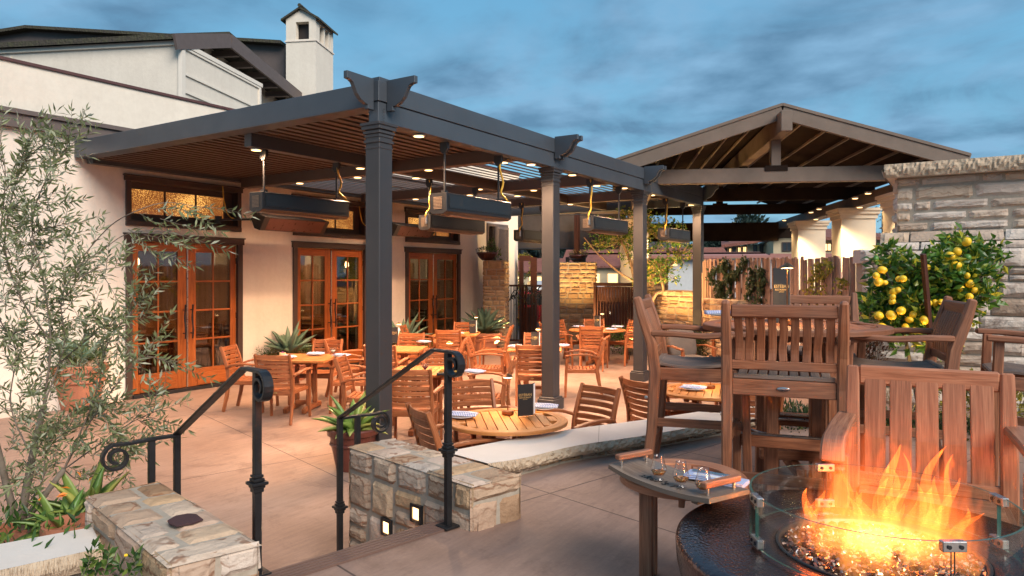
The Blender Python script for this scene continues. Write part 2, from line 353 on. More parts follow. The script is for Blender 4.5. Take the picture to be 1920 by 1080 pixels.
m_yellow=plain('yellow_gas_hose',(.62,.36,.04),(.5,.28,.03),.45)
m_teak=wood('dining_teak',(.15,.042,.014),(.31,.098,.034),(.46,.18,.07),rough=.45)
m_teakt=wood('table_teak',(.26,.085,.02),(.47,.18,.048),(.62,.28,.09),rough=.42)
m_bar=wood('bar_teak',(.15,.050,.022),(.28,.105,.048),(.41,.18,.09),rough=.52,grey=(.17,.12,.095),greyamt=.28)
m_seat=wood('weathered_teak',(.12,.075,.055),(.22,.15,.115),(.32,.23,.185),rough=.6,grey=(.2,.17,.15),greyamt=.4)
m_lng=wood('lounge_teak',(.22,.085,.045),(.36,.155,.085),(.47,.23,.13),rough=.5,su=2,sv=35)
m_fence=wood('cedar_board',(.26,.155,.115),(.42,.27,.20),(.54,.37,.29),rough=.7,su=1.5,sv=18,varr=.9)
m_gate=wood('dark_gate_wood',(.03,.012,.008),(.065,.022,.014),(.11,.04,.024),rough=.5)
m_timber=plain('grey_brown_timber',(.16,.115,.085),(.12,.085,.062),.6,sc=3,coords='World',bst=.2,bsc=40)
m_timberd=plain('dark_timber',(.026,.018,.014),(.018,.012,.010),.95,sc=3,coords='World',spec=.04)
m_shing=plain('mossy_shingle',(.045,.036,.030),(.055,.055,.028),.9,sc=7,coords='World',bst=.8,bsc=18,bd=.05)
pal_b=[(.34,.20,.11),(.52,.40,.30),(.56,.43,.34),(.40,.27,.18),(.50,.33,.19),(.60,.51,.43),(.30,.18,.10),(.54,.38,.28)]
pal_w=[(.44,.30,.18),(.52,.36,.2),(.36,.22,.13),(.55,.42,.28),(.48,.30,.16)]
pal_g=[(.56,.46,.38),(.66,.57,.49),(.50,.39,.31),(.70,.62,.54),(.42,.31,.23),(.60,.48,.38),(.54,.40,.28)]
m_stone=stone('swirled_sandstone',pal_b,.75,.5)
m_stonew=stone('warm_ledgestone',pal_w,.25,.3)
m_stoneg=stone('pale_ledgestone',pal_g,.35,.25,.8)
m_mort=plain('mortar',(.40,.34,.27),(.32,.27,.21),.9,sc=25,coords='World',bst=.5,bsc=60)
m_coping=plain('limestone_coping',(.70,.63,.56),(.62,.55,.48),.75,sc=2,coords='World',bst=.3,bsc=60,bd=.005)
m_rough=stone('rough_coping_edge',[(.48,.36,.25),(.54,.43,.31)],.1,0,1.5)
m_terra=plain('terracotta',(.42,.16,.085),(.33,.12,.065),.75,sc=8,bst=.3,bsc=40)
m_glaze=plain('brown_glazed_clay',(.13,.035,.022),(.09,.025,.018),.35,sc=8,bst=.15,bsc=30)
m_soil=plain('soil',(.03,.02,.014),(.05,.033,.022),.95,sc=20,bst=1,bsc=30,coords='World')
m_bark=plain('bark',(.20,.16,.12),(.12,.09,.065),.85,sc=15,bst=.8,bsc=50)
m_barkw=plain('pale_bark',(.36,.24,.14),(.26,.16,.09),.8,sc=12,bst=.6,bsc=40)
m_olive=leafm('olive_leaf',(.13,.16,.06),(.27,.30,.14),(.50,.52,.38))
m_green=leafm('green_leaf',(.025,.07,.015),(.07,.15,.03),(.20,.27,.05))
m_citrus=leafm('citrus_leaf',(.03,.10,.015),(.12,.24,.03),(.60,.52,.05),rough=.35)
m_yel=leafm('yellow_leaf',(.18,.19,.03),(.40,.34,.05),(.60,.46,.06))
m_agave=leafm('agave_blade',(.09,.16,.10),(.17,.26,.18),rough=.5,tr=.1)
m_agavey=leafm('lime_agave_blade',(.12,.24,.05),(.28,.36,.08),(.5,.48,.12),rough=.4,tr=.2)
m_vine=leafm('vine_leaf',(.02,.045,.018),(.045,.08,.03),(.10,.10,.03))
m_red=leafm('red_leaf',(.10,.03,.02),(.18,.07,.03),(.06,.08,.03))
m_dry=leafm('dry_grass',(.30,.22,.08),(.5,.38,.16))
m_flower=plain('orange_flower',(.75,.12,.02),(.8,.3,.03),.6)
m_lemon=plain('lemon_peel',(.85,.50,.015),(.90,.58,.03),.42,sc=10,bst=.4,bsc=90,bd=.002)
m_lime=plain('unripe_peel',(.05,.16,.02),(.09,.22,.03),.4,sc=10)
m_plate=plain('white_china',(.78,.77,.75),(.72,.71,.7),.2,sc=3)
m_bulb=emit('lit_downlight',(1,.58,.22),3.4)
m_step=emit('lit_step_lens',(1,.52,.22),3.2)
m_glassc=glass('clear_glass')
m_pane=glass('door_pane',(.62,.60,.58),.02,1.75)
m_gguard=glass('guard_glass',(.93,.97,.95),0,1.3)
m_gedge=plain('glass_edge',(.03,.12,.10),(.025,.09,.08),.12)
m_page=plain('paper',(.8,.78,.74),(.75,.73,.7),.8)
m_menu=plain('black_leather',(.018,.016,.016),(.012,.011,.011),.5,bst=.3,bsc=200,bd=.001)
m_gold=plain('gold_print',(.62,.40,.16),(.55,.35,.13),.45,metal=.3)
m_ink=plain('burnt_lettering',(.03,.022,.02),(.025,.02,.018),.8)
m_cush=plain('taupe_cushion',(.13,.095,.075),(.10,.075,.06),.9,bst=.4,bsc=200,bd=.002)
m_black=plain('dark_room',(.02,.012,.009),(.015,.009,.007),.6)
m_screen=plain('dark_roller_fabric',(.055,.043,.038),(.045,.035,.03),.85,coords='World')
ZT=.56     # terrace height above the patio
# ================= ground =================
m_conc=concrete('patio_concrete',(.225,.140,.105),(.30,.197,.150),(.37,.255,.20),(3.2,3.2),tuple(un(560,861,0)),-17)
m_conct=concrete('terrace_concrete',(.225,.140,.105),(.30,.195,.15),(.37,.25,.20),(1.5,1.5),tuple(un(1031,925,ZT)),-15)
m_asph=plain('asphalt',(.05,.05,.055),(.04,.04,.045),.85,sc=3,coords='World')
g=MB(); g.quad((-500,-500,-.02),(500,-500,-.02),(500,500,-.02),(-500,500,-.02)); struct(g.build('ground',m_asph))
g=MB(); g.quad((-12,-8,0),(21,-8,0),(21,14,0),(-12,14,0)); struct(g.build('patio',m_conc))
def catmull(P,k=5):
    P=[V(p) for p in P]; Q=[P[0]*2-P[1]]+P+[P[-1]*2-P[-2]]; out=[]
    for i in range(1,len(Q)-2):
        for j in range(k):
            t=j/k; a,b,c,d=Q[i-1:i+3]; out.append(.5*((2*b)+(c-a)*t+(2*a-5*b+4*c-d)*t*t+(3*b-a-3*c+d)*t**3))
    return out+[P[-1]]
ZB=.68
near=catmull([un(*p,ZB) for p in ((915,869),(985,858),(1083,835),(1212,816),(1360,790),(1425,781))])
far=catmull([un(*p,ZB) for p in ((835,847),(967,822),(1083,803),(1213,786),(1360,764),(1425,752))])
ZC=.811
R4=[un(*p,ZC) for p in ((889,909),(982,887.5),(736.7,818.8),(651,833))]      # near-left, near-right, far-right, far-left
L4=[un(*p,ZC) for p in ((319,1059),(492,1016.5),(296,898),(158.8,926.5))]
ed=(un(830,975,ZT)-un(500,1075,ZT)).normalized(); e0=un(830,975,ZT); sdir=V((-ed.y,ed.x,0))   # stairs run down along sdir
eL=e0-ed*1.15; eR=e0+ed*.1
slabF=[un(173,988,ZB),un(-60,1031,ZB)]; sl_dir=(slabF[1]-slabF[0]).normalized(); sl_n=V((sl_dir.y,-sl_dir.x,0)); 
if sl_n.dot(V((0,-1,0)))<0: sl_n=-sl_n
slabN=[slabF[0]+sl_n*.33,slabF[1]+sl_n*.36]
poly=[eL,eR]+[V((p.x,p.y,ZT))+V((0,.03,0)) for p in near]+[V((7.4,1.25,ZT)),V((8.9,.9,ZT)),V((9,-7,ZT)),V((-7,-7,ZT)),V((slabF[1].x-5,slabF[1].y,ZT)),V((slabF[1].x,slabF[1].y-.1,ZT)),V((slabF[0].x,slabF[0].y-.1,ZT))]
poly=[V((p.x,p.y,ZT)) for p in poly]
g=MB(); g.ext([p-V((0,0,ZT-.004)) for p in poly],(0,0,ZT-.004)); struct(g.build('terrace',m_conct))
# steps between the stone cheek walls
inL=L4[1]; inR=R4[0]
g=MB()
for i in range(3):
    z=ZT-.14*(i+1); a=eL-ed*.05+sdir*(.31*i); b=eR-ed*.02+sdir*(.31*i)
    g.ext([V((a.x,a.y,.004)),V((b.x,b.y,.004)),V((b.x,b.y,.004))+sdir*.31,V((a.x,a.y,.004))+sdir*.31],(0,0,z-.004))
struct(g.build('steps',m_conct))
g=MB()   # ribbed nosing strip of the terrace edge
m_rib=plain('ribbed_nosing',(.15,.085,.065),(.12,.07,.055),.6,coords='World')
for k in range(5):
    o=-sdir*(.022+.028*k); g.sweep([V((eL.x,eL.y,ZT+.006))+o-ed*.05,V((eR.x,eR.y,ZT+.006))+o-ed*.1],.019,.010)
struct(g.build('stair_nosing',m_rib))
# ================= stonework =================
def blocks(mb,org,u,v,n,L,Hh,ch,ll,depth=.035,gap=.014,rgh=.006,tint=None,nx=5,ny=4,jag=.35):
    org=V(org);u=V(u).normalized();v=V(v).normalized();n=V(n).normalized(); y=0
    while y<Hh-.02:
        h=random.uniform(*ch); 
        if Hh-(y+h)<ch[0]*.7: h=Hh-y
        x=-random.uniform(0,ll[0])*.5
        while x<L-.01:
            w_=random.uniform(*ll)
            if L-(x+w_)<ll[0]*.5: w_=L-x
            x0=max(x,0); w2=x+w_-x0; x+=w_
            if w2<.03: continue
            sub=[(y,h)]
            if h>ch[0]*1.5 and random.random()<jag: q=random.uniform(.4,.6)*h; sub=[(y,q),(y+q,h-q)]
            for (yy,hh) in sub:
                c=mb.rc(); b=len(mb.v); dd=depth*random.uniform(.75,1.15)
                ts=[0,.04/max(w2,.12)]+[i/nx for i in range(1,nx)]+[1-.04/max(w2,.12),1]; ss=[0,.03/max(hh,.1)]+[i/ny for i in range(1,ny)]+[1-.03/max(hh,.1),1]
                ts=sorted(ts); ss=sorted(ss); sk=[random.uniform(-.012,.012) for _ in range(4)]
                for j,sv in enumerate(ss):
                    for i,tv in enumerate(ts):
                        ex=i in(0,len(ts)-1) or j in(0,len(ss)-1)
                        px_=x0+gap/2+tv*(w2-gap)+ (sk[0]*(1-sv)+sk[1]*sv)*(0 if (x0==0 and i<2) else 1)*(.5 if 0<tv<1 else .5)
                        py_=yy+gap/2+sv*(hh-gap)+ (sk[2]*(1-tv)+sk[3]*tv)*.5
                        nn=-.004 if ex else dd+random.uniform(-rgh,rgh)
                        if not ex and (i in(1,len(ts)-2) or j in(1,len(ss)-2)): nn-=rgh*.9
                        mb.v.append(org+u*px_+v*py_+n*nn)
                W_=len(ts)
                for j in range(len(ss)-1):
                    for i in range(W_-1): mb.face((b+j*W_+i,b+j*W_+i+1,b+(j+1)*W_+i+1,b+(j+1)*W_+i),None,c)
        y+=h
def stonebox(name,label,cat,quad,z0,z1,mat,ch=(.12,.22),ll=(.2,.42),depth=.035,top=True,topc=(.16,.24),topl=(.2,.34),sides=(0,1,2,3),group=None,rgh=.006,kids=True):
    # quad: 4 ground corners, counter-clockwise seen from above
    q=[V((p.x,p.y,0)) for p in quad]; ctr=sum(q,V())/4
    t=thing(name,label,cat,(ctr.x,ctr.y,z0),0,group)
    mb=MB(); core=MB(); ins=[c+(ctr-c).normalized()*depth*1.3 for c in q]; td=min(depth,.012)
    core.ext([V((p.x,p.y,z0)) for p in ins],(0,0,z1-z0-td)); core.build('mortar',m_mort,t,True)
    for k in sides:
        a,b=ins[k],ins[(k+1)%4]; u=(b-a).normalized(); n=V((u.y,-u.x,0)); e=depth*.75
        blocks(mb,V((a.x,a.y,z0))-u*e,u,(0,0,1),n,(b-a).length+2*e,z1-z0-(td*.3 if top else 0),ch,ll,depth,gap=.010,rgh=rgh)
    mb.build('stonework',mat,t,True)
    if top:
        tb=MB(); a,b,d=ins[0],ins[1],ins[3]; u=(b-a).normalized(); v=(d-a).normalized(); e=depth*.75
        blocks(tb,V((a.x,a.y,z1-td))-u*e-v*e,u,v,(0,0,1),(b-a).length+2*e,(d-a).length+2*e,topc,topl,td,gap=.006,rgh=.0015,nx=4,ny=3,jag=.5)
        tb.build('top_stones',mat,t,True)
    return t
wr=stonebox('stone_cheek_wall','squat swirled sandstone wall with two lit step lamps, right of the steps','stone wall',R4,0,ZC,m_stone,depth=.02,rgh=.004)
wl=stonebox('stone_cheek_wall','squat swirled sandstone wall with one dark plum stone on top, left of the steps','stone wall',L4,0,ZC,m_stone,depth=.02,rgh=.004)
tb=MB(); pd=un(343,973,ZC)  # the plum-coloured flagstone
tb.c=(0,0,0,1); pts=[un(x,y,ZC+.004) for x,y in ((314,978),(330,969),(352,965),(368,966),(381,976),(362,983),(330,988),(318,984))]; tb.ext(pts,(0,0,.006))
tb.build('plum_flagstone',plain('plum_stone',(.06,.022,.025),(.045,.018,.02),.8,coords='World',bst=.4),wl,True)
# step lamps in the left face of the right wall
un_=(R4[0]-R4[3]); fdir=(R4[3]-R4[0]).normalized(); fn=V((-fdir.y,fdir.x,0)); fn=fn if fn.dot(V((0,0,0))-R4[0]+sdir*0-ed)>0 else -fn
fn=-ed
for i,(px_,py_) in enumerate(((784,962),(728,988))):
    # meet the face plane
    dx=V((fx+rx*(px_-CX)/F,fy+ry*(px_-CX)/F,-(py_-HY)/F)); t_=(V((R4[0].x,R4[0].y,0))).dot(fn)/dx.dot(fn); p=V((0,0,H))+dx*t_+fn*.012
    t=thing('step_lamp',['lit square step lamp nearer the top tread in the stone wall','lit square step lamp nearer the lower tread in the stone wall'][i],'lamp',tuple(p),math.atan2(fn.y,fn.x),'lit step lamps in the stone wall'); t.scale=(.8,.8,.8)
    mb=MB(); 
    for a,b,c,d in ((0,.052,.13,.022),(0,-.052,.13,.022)): mb.box((0,b,0),(.024,.022,.13))
    mb.box((0,0,.054),(.024,.082,.022)); mb.box((0,0,-.054),(.024,.082,.022)); mb.build('frame',m_blk,t)
    MB().box((-.003,0,0),(.01,.08,.084)).build('lens',m_step,t)
    lamp('step_light','SPOT',(.02,0,-.03),2.5,(1,.58,.30),t,.004,.9,160,rot=(0,R(-55),0))
# bench-height curved retaining wall with limestone coping
t=thing('curved_retaining_wall','low curved stone retaining wall under smooth pale limestone coping','stone wall',tuple((near[0]+far[-1])/2*1.0))
t.location.z=0; LOC[t.name]=(V((t.location.x,t.location.y,0)),0)
cop=MB(); edge=MB(); th=.075
def interp(P,t):
    k=t*(len(P)-1); i=min(int(k),len(P)-2); return P[i].lerp(P[i+1],k-i)
NN=60
for k in range(NN):
    if k in(29,30,): pass
    a,b,c_,d=interp(near,k/NN),interp(near,(k+1)/NN),interp(far,(k+1)/NN),interp(far,k/NN)
    cop.quad(a,b,c_,d)
    if k==0: prev=None
def rough_edge(mb,P,z0,z1,out,steps=160,rows=5,amp=.011):
    b0=len(mb.v); 
    for i in range(steps+1):
        p=interp(P,i/steps)
        for j in range(rows+1):
            s_=j/rows; bulge=.018*math.sin(math.pi*min(1,s_*1.05)); o=out(i/steps)*(bulge+(random.uniform(-amp,amp) if 0<j<=rows-0 and j<rows else (random.uniform(-.004,.002) if j==rows else 0)))
            mb.v.append(V((p.x,p.y,z0+(z1-z0)*s_))+o)
    for i in range(steps):
        c=(.5+.3*math.sin(i//45),.5,.5,1)
        for j in range(rows):
            a=b0+i*(rows+1)+j; mb.face((a,a+rows+1,a+rows+2,a+1),None,c)
def nout(t): 
    a=interp(near,max(0,t-.02)); b=interp(near,min(1,t+.02)); d=(b-a).normalized(); return V((d.y,-d.x,0))
rough_edge(edge,near,ZB-th,ZB,nout); rough_edge(edge,list(reversed(far)),ZB-th,ZB,lambda t:-nout(1-t))
cop.build('coping',m_coping,t,True); edge.build('coping_edge',m_rough,t,True)
MB().sweep([interp(near,.465)+V((0,0,.001)),interp(far,.465)+V((0,0,.001))],.004,.002).build('coping_joint',m_mort,t,True)
sw=MB(); core=MB(); segs=14
for k in range(segs):
    a,b=interp(near,k/segs),interp(near,(k+1)/segs); n=nout((k+.5)/segs); a=a-n*.05;b=b-n*.05; a.z=b.z=ZT
    blocks(sw,a,(b-a),(0,0,1),n,(b-a).length,ZB-th-ZT+.01,(.06,.09),(.14,.26),.022,nx=4,ny=2)
    a,b=interp(far,(k+1)/segs),interp(far,k/segs); a=a+n*.05;b=b+n*.05; a.z=b.z=0
    blocks(sw,a,(b-a),(0,0,1),-n,(b-a).length,ZB-th,(.13,.2),(.14,.26),.022,nx=4,ny=2)
    a,b,c_,d=[interp(P,q) for P,q in((near,k/segs),(near,(k+1)/segs),(far,(k+1)/segs),(far,k/segs))]
    core.ext([V((p.x,p.y,0))+o for p,o in((a,-n*.055),(b,-n*.055),(c_,n*.055),(d,n*.055))],(0,0,ZB-th-.003))
core.build('mortar',m_mort,t,True); sw.build('stonework',m_stone,t,True)
# low slab wall at the left edge
t=thing('slab_wall','pale limestone slab wall beside the left planting bed','stone wall',(slabF[0].x,slabF[0].y,0))
g=MB(); A0,A1,B1,B0=slabF[0],slabF[1],slabN[1],slabN[0]
g.quad(B0,A0,A1,B1); g.build('coping',m_coping,t,True)
g=MB(); near_=[B1,B0]; rough_edge(g,[B1,(B1+B0)/2,B0],ZB-.09,ZB,lambda t_:sl_n,150,5,.005); rough_edge(g,[B0,(B0+A0)/2,A0],ZB-.09,ZB,lambda t_:-sl_dir,40); g.build('coping_edge',m_rough,t,True)
g=MB(); g.ext([V((p.x,p.y,0)) for p in (B0+sl_dir*.05-sl_n*.05,A0+sl_dir*.05,A1,B1-sl_n*.05)],(0,0,ZB-.09)); g.build('mortar',m_mort,t,True)
# ================= restaurant building =================
YW=10.8
bl=thing('restaurant_building','cream stucco restaurant with three pairs of red wood french doors','building',(10,YW,0))
ops=[]   # x0,x1,z0,z1 holes
D=[(5.97,8.04),(9.16,11.15),(12.37,14.45)]
wbm=MB()
def wbox(mb,x0,x1,z0,z1,y0=YW,y1=YW+.3): 
    if x1-x0>1e-3 and z1-z0>1e-3: mb.box(((x0+x1)/2,(y0+y1)/2,(z0+z1)/2),(x1-x0,y1-y0,z1-z0))
xs=[-6]; 
for a,b in D:
    wbox(wbm,xs[-1],a+.05,0,3.88); xs.append(b-.05)
    wbox(wbm,a+.05,b-.05,2.50,2.70); wbox(wbm,a+.05,b-.05,3.38,3.88)
wbox(wbm,xs[-1],15.63,0,3.88); wbox(wbm,15.63,16.65,0,1.2); wbox(wbm,15.63,16.65,3.29,3.88); wbox(wbm,16.65,17.2,0,3.88)
wbm.build('wall',m_stucco,bl,True)
g=MB(); wbox(g,16.9,17.2,0,3.6,YW+.3,YW+6); g.build('side_wall',m_stucco,bl,True)
g=MB(); wbox(g,-6,17.25,3.88,4.10,YW-.10,YW+.3); wbox(g,-6,17.27,4.06,4.12,YW-.14,YW-.10); g.build('fascia_band',m_band,bl,True)
g=MB(); wbox(g,-6,17.2,4.10,4.75,YW-.04,YW+.3); g.build('parapet',m_stucco2,bl,True)
g=MB(); wbox(g,-6,17.22,4.75,4.79,YW-.07,YW+.33); g.build('parapet_cap',m_cap,bl,True)
g=MB(); g.box((5.6,YW+3,4.0),(23,5.3,.1)); g.build('flat_roof',m_band,bl,True)
def casing(mb,x0,x1,z0,z1,w,y=YW-.03,dep=.06,bottom=False,head=.025):
    mb.box(((x0+x1)/2,y+dep/2-.004,z1-w/2),(x1-x0+2*head,dep+.01,w)); hb=z0+(w if bottom else 0)
    for x in(x0+w/2,x1-w/2): mb.box((x,y+dep/2,(hb+z1-w)/2),(w,dep,z1-w-hb))
    if bottom: mb.box(((x0+x1)/2,y+dep/2-.004,z0+w/2),(x1-x0,dep+.01,w))
    mb.box(((x0+x1)/2,y+dep/2-.012,z1+.01),(x1-x0+2*head+.03,dep+.03,.02))
m_amber=None
def amber(name,c1,c2,st,spk):
    m,n,b=newmat(name); n.nodes.remove(b); v=tco(n,'Object'); vo=nd(n,'ShaderNodeTexVoronoi',inp={'Scale':spk}); n.links.new(v,vo.inputs['Vector'])
    g=noise(n,v,1.3,3); col=ramp(n,mth(n,'ADD',mth(n,'MULTIPLY',vo.outputs['Distance'],.55),mth(n,'MULTIPLY',g,.75)),[(.36,c1),(.62,c2)])
    e=nd(n,'ShaderNodeEmission',inp={'Strength':st}); n.links.new(col,e.inputs[0]); gl=nd(n,'ShaderNodeBsdfGlossy'); gl.inputs['Roughness'].default_value=.12; ad=nd(n,'ShaderNodeMixShader'); ad.inputs[0].default_value=.08
    n.links.new(e.outputs[0],ad.inputs[1]); n.links.new(gl.outputs[0],ad.inputs[2]); n.links.new(ad.outputs[0],n.nodes['Material Output'].inputs[0]); return m
m_amb=amber('lit_obscure_glass',(1,.50,.12),(.14,.04,.008),1.15,60)
for di,(a,b) in enumerate(D):
    # transom window
    cs=MB(); casing(cs,a,b-.03,2.66,3.42,.075,bottom=True); wn=cs.build('window_casing',m_trim,bl,True,bevel=.004)
    LOC[wn.name]=(wloc(bl),0)
    g=MB(); x0,x1,z0,z1=a+.075,b-.105,2.735,3.345; y0=YW+.12
    for (u0,u1,v0,v1) in ((x0,x1,z0,z0+.13),(x0,x1,z1-.10,z1),(x0,x0+.09,z0+.13,z1-.10),(x1-.16,x1,z0+.13,z1-.10)): wbox(g,u0,u1,v0,v1,y0,y0+.05)
    pw=(x1-.16-x0-.09)/3
    for k in(1,2): wbox(g,x0+.09+pw*k-.014,x0+.09+pw*k+.014,z0+.13,z1-.10,y0,y0+.05)
    # reveal
    wbox(g,x0,x1,z1-.004,z1,YW,y0); wbox(g,x0,x1,z0,z0+.02,YW-.02,y0); wbox(g,x0-.02,x0,z0,z1,YW,y0); wbox(g,x1,x1+.02,z0,z1,YW,y0)
    fr=g.build('window',m_trim,bl,True); LOC[fr.name]=(wloc(bl),0)
    for k in range(3): 
        q=MB(); wbox(q,x0+.09+pw*k+.014,x0+.09+pw*(k+1)-.014,z0+.13,z1-.10,y0+.02,y0+.03); q.build('lit_pane',m_amb,fr,True)
    # doors
    cs=MB(); casing(cs,a,b,0.0,2.53,.10); cs.build('door_casing',m_trim,bl,True,bevel=.004)
    MB().box(((a+b)/2,YW+.03,.03),(b-a-.2,.16,.05)).build('threshold',m_blk,bl,True)
    mid=(a+b)/2; yd=YW+.03
    for s,(x0,x1) in enumerate(((a+.105,mid-.006),(mid+.006,b-.105))):
        g=MB(); zb,zt=.06,2.425; st=.155
        def pc(u0,u1,v0,v1,d=.045): g.box(((u0+u1)/2,yd+.0225,(v0+v1)/2),(u1-u0,d,v1-v0))
        pc(x0,x0+st*.72,zb,zt); pc(x1-st,x1,zb,zt) if s==0 else pc(x1-st*.72,x1,zb,zt)
        l=x0+(st*.72 if s==0 else st*.72); r=x1-(st if s==0 else st*.72)
        if s==1: g.box((x0+st*.86,yd+.0225,(zb+zt)/2),(st*.28,.045,zt-zb)); l=x0+st
        pc(l,r,zt-.145,zt); pc(l,r,zb,.35)
        g.box(((l+r)/2,yd-.004,.17),(r-l-.06,.02,.2))
        for k in range(1,4): z=.35+(zt-.145-.35)*k/4; pc(l,r,z-.014,z+.014,.036)
        zz_=(.35+zt-.145)/2
        for k in range(4): z0=.35+(zt-.495)*k/4; z1=.35+(zt-.495)*(k+1)/4; pc((l+r)/2-.013,(l+r)/2+.013,z0+(.014 if k else 0),z1-(.014 if k<3 else 0),.036)
        dr=g.build('door',m_door,bl,True,bevel=.003); LOC[dr.name]=(wloc(bl),0)
        q=MB(); q.box(((l+r)/2,yd+.024,zz_),(r-l,.006,zt-.495)); q.build('pane',m_pane,dr,True)
        hx=(x1-.06 if s==0 else x0+.06)
        q=MB(); P=[(hx,yd-.06-.012*math.sin(k*.9),.86+.07*k) for k in range(9)]; q.tube(P,[.012+.004*((k*7)%3)/2 for k in range(9)],8); q.tube([(hx,yd-.06,.95),(hx,yd,.95)],.01,6); q.tube([(hx,yd-.06,1.33),(hx,yd,1.33)],.01,6); q.build('handle',m_iron,dr,True)
        hx=(x0 if s==0 else x1)
        for z in(.3,1.2,2.15): MB().tube([(hx,yd-.012,z-.05),(hx,yd-.012,z+.05)],.009,6).build('hinge',m_iron,dr,True)
        if s==1: MB().box((x0-.004,yd-.008,1.23),(.022,.012,2.33)).build('astragal',m_steel,dr,True)
# shuttered window by the corner
g=MB(); wbox(g,15.63,15.70,1.2,3.29,YW-.03,YW+.05); wbox(g,15.70,16.65,3.22,3.29,YW-.03,YW+.05); wbox(g,16.02,16.07,1.2,3.22,YW-.03,YW+.05); wbox(g,15.70,16.02,2.10,2.2,YW,YW+.05); wbox(g,15.76,15.78,1.2,2.1,YW,YW+.04)
sw_=g.build('window',m_band,bl,True); LOC[sw_.name]=(wloc(bl),0)
q=MB(); wbox(q,15.7,16.02,1.2,3.22,YW+.06,YW+.07); q.build('pane',m_pane,sw_,True)
g=MB(); wbox(g,16.07,16.12,1.2,3.22,YW-.05,YW-.01); wbox(g,16.60,16.65,1.2,3.22,YW-.05,YW-.01); wbox(g,16.12,16.60,3.15,3.22,YW-.05,YW-.01)
for k in range(58): z=1.22+.0335*k; g.sweep([(16.12,YW-.03,z),(16.60,YW-.03,z)],.034,.006,up=(0,-.6,.8))
g.build('shutter',plain('shutter_paint',(.17,.13,.115),(.15,.115,.1),.6,coords='World'),bl,True)
# interior seen through the doors
m_inw=plain('ochre_inner_wall',(.42,.24,.09),(.36,.20,.07),.8,coords='World'); m_inf=plain('inner_floor',(.16,.09,.045),(.10,.055,.03),.35,coords='World',sc=2)
g=MB(); wbox(g,4.5,16.9,0,3.5,YW+5.2,YW+5.3); wbox(g,4.4,4.5,0,3.5,YW+.3,YW+5.2); wbox(g,11.7,11.8,0,3.5,YW+1.6,YW+5.2); g.build('inner_wall',m_inw,bl,True)
g=MB(); g.box((10.7,YW+2.75,.02),(12.4,4.9,.04)); g.build('inner_floor',m_inf,bl,True)
g=MB(); g.box((10.7,YW+2.75,3.55),(12.4,4.9,.1)); g.build('inner_ceiling',m_black,bl,True)
g=MB(); wbox(g,13.6,15.2,.9,2.2,YW+5.1,YW+5.19); g.build('red_panel',plain('red_panel',(.6,.06,.03),(.5,.05,.03),.6),bl,True)
m_pend=emit('lit_pendant',(1,.6,.25),14)
for i,(x,y) in enumerate(((6.9,13.4),(8.2,14.4),(9.9,13.0),(10.6,14.2),(13.3,13.6))):
    t=thing('pendant_lamp',['small glowing amber pendant lamp behind the left door of the leftmost pair','small amber pendant lamp deep in the room behind the leftmost doors','glowing amber pendant lamp behind the middle doors','small amber pendant lamp deep in the room behind the middle doors','glowing amber pendant lamp behind the farthest doors'][i],'pendant lamp',(x,y,2.1),0,'pendant lamps in the dining room')
    MB().tube([(0,0,.16),(0,0,1.38)],.005,5).build('cord',m_black,t); MB().lathe((0,0,0),[(.035,0),(.05,.05),(.045,.12),(.02,.16)],12).build('shade',m_pend,t)
    lamp('pendant_light','POINT',(0,0,-.1),13,(1,.62,.3),t,.08)
m_dk=wood('dark_table_wood',(.03,.012,.006),(.07,.03,.015),(.11,.05,.025),.35)
for i,(x,y) in enumerate(((6.6,12.3),(7.9,12.7),(9.7,12.1),(10.9,12.8),(13.0,12.4),(14.5,12.9))):
    t=thing('dining_table',['dark table inside behind the leftmost door leaf','dark table inside, second behind the leftmost doors','dark table inside behind the left middle door leaf','dark table inside behind the right middle door leaf','dark table inside behind the farthest left door leaf','dark table inside behind the farthest right door leaf'][i],'table',(x,y,.04),0,'tables inside the dining room')
    MB().box((0,0,.72),(.85,.85,.035)).build('tabletop',m_dk,t,bevel=.004); MB().tube([(0,0,.03),(0,0,.7)],.04,10).lathe((0,0,0),[(.27,0),(.26,.02),(.05,.04)],20).build('pedestal',m_blk,t)
    for k,(dx,dy,r_) in enumerate(((-.65,.1,0),(.65,-.05,math.pi))):
        c=thing('indoor_chair','dark %s chair inside at the table behind %s'%(['left-hand','right-hand'][k],['the leftmost door leaf','the second leaf of the leftmost doors','the left middle door leaf','the right middle door leaf','the farthest left door leaf','the farthest right door leaf'][i]),'chair',(x+dx,y+dy,.04),r_,'chairs inside the dining room')
        MB().box((0,0,.44),(.4,.4,.06)).build('seat',m_black,c,bevel=.01)
        q=MB(); q.sweep([(-.2,-.18,0),(-.2,-.18,.45),(-.25,-.18,.9)],.03,.03); q.sweep([(-.2,.18,0),(-.2,.18,.45),(-.25,.18,.9)],.03,.03); q.sweep([(.19,-.18,0),(.19,-.18,.42)],.03,.03,up=(1,0,0)); q.sweep([(.19,.18,0),(.19,.18,.42)],.03,.03,up=(1,0,0)); q.build('frame',m_dk,c)
        q=MB(); [q.box((-.235-.01*j,0,.6+.09*j),(.02,.34,.045)) for j in range(4)]; q.build('backrest',m_dk,c)
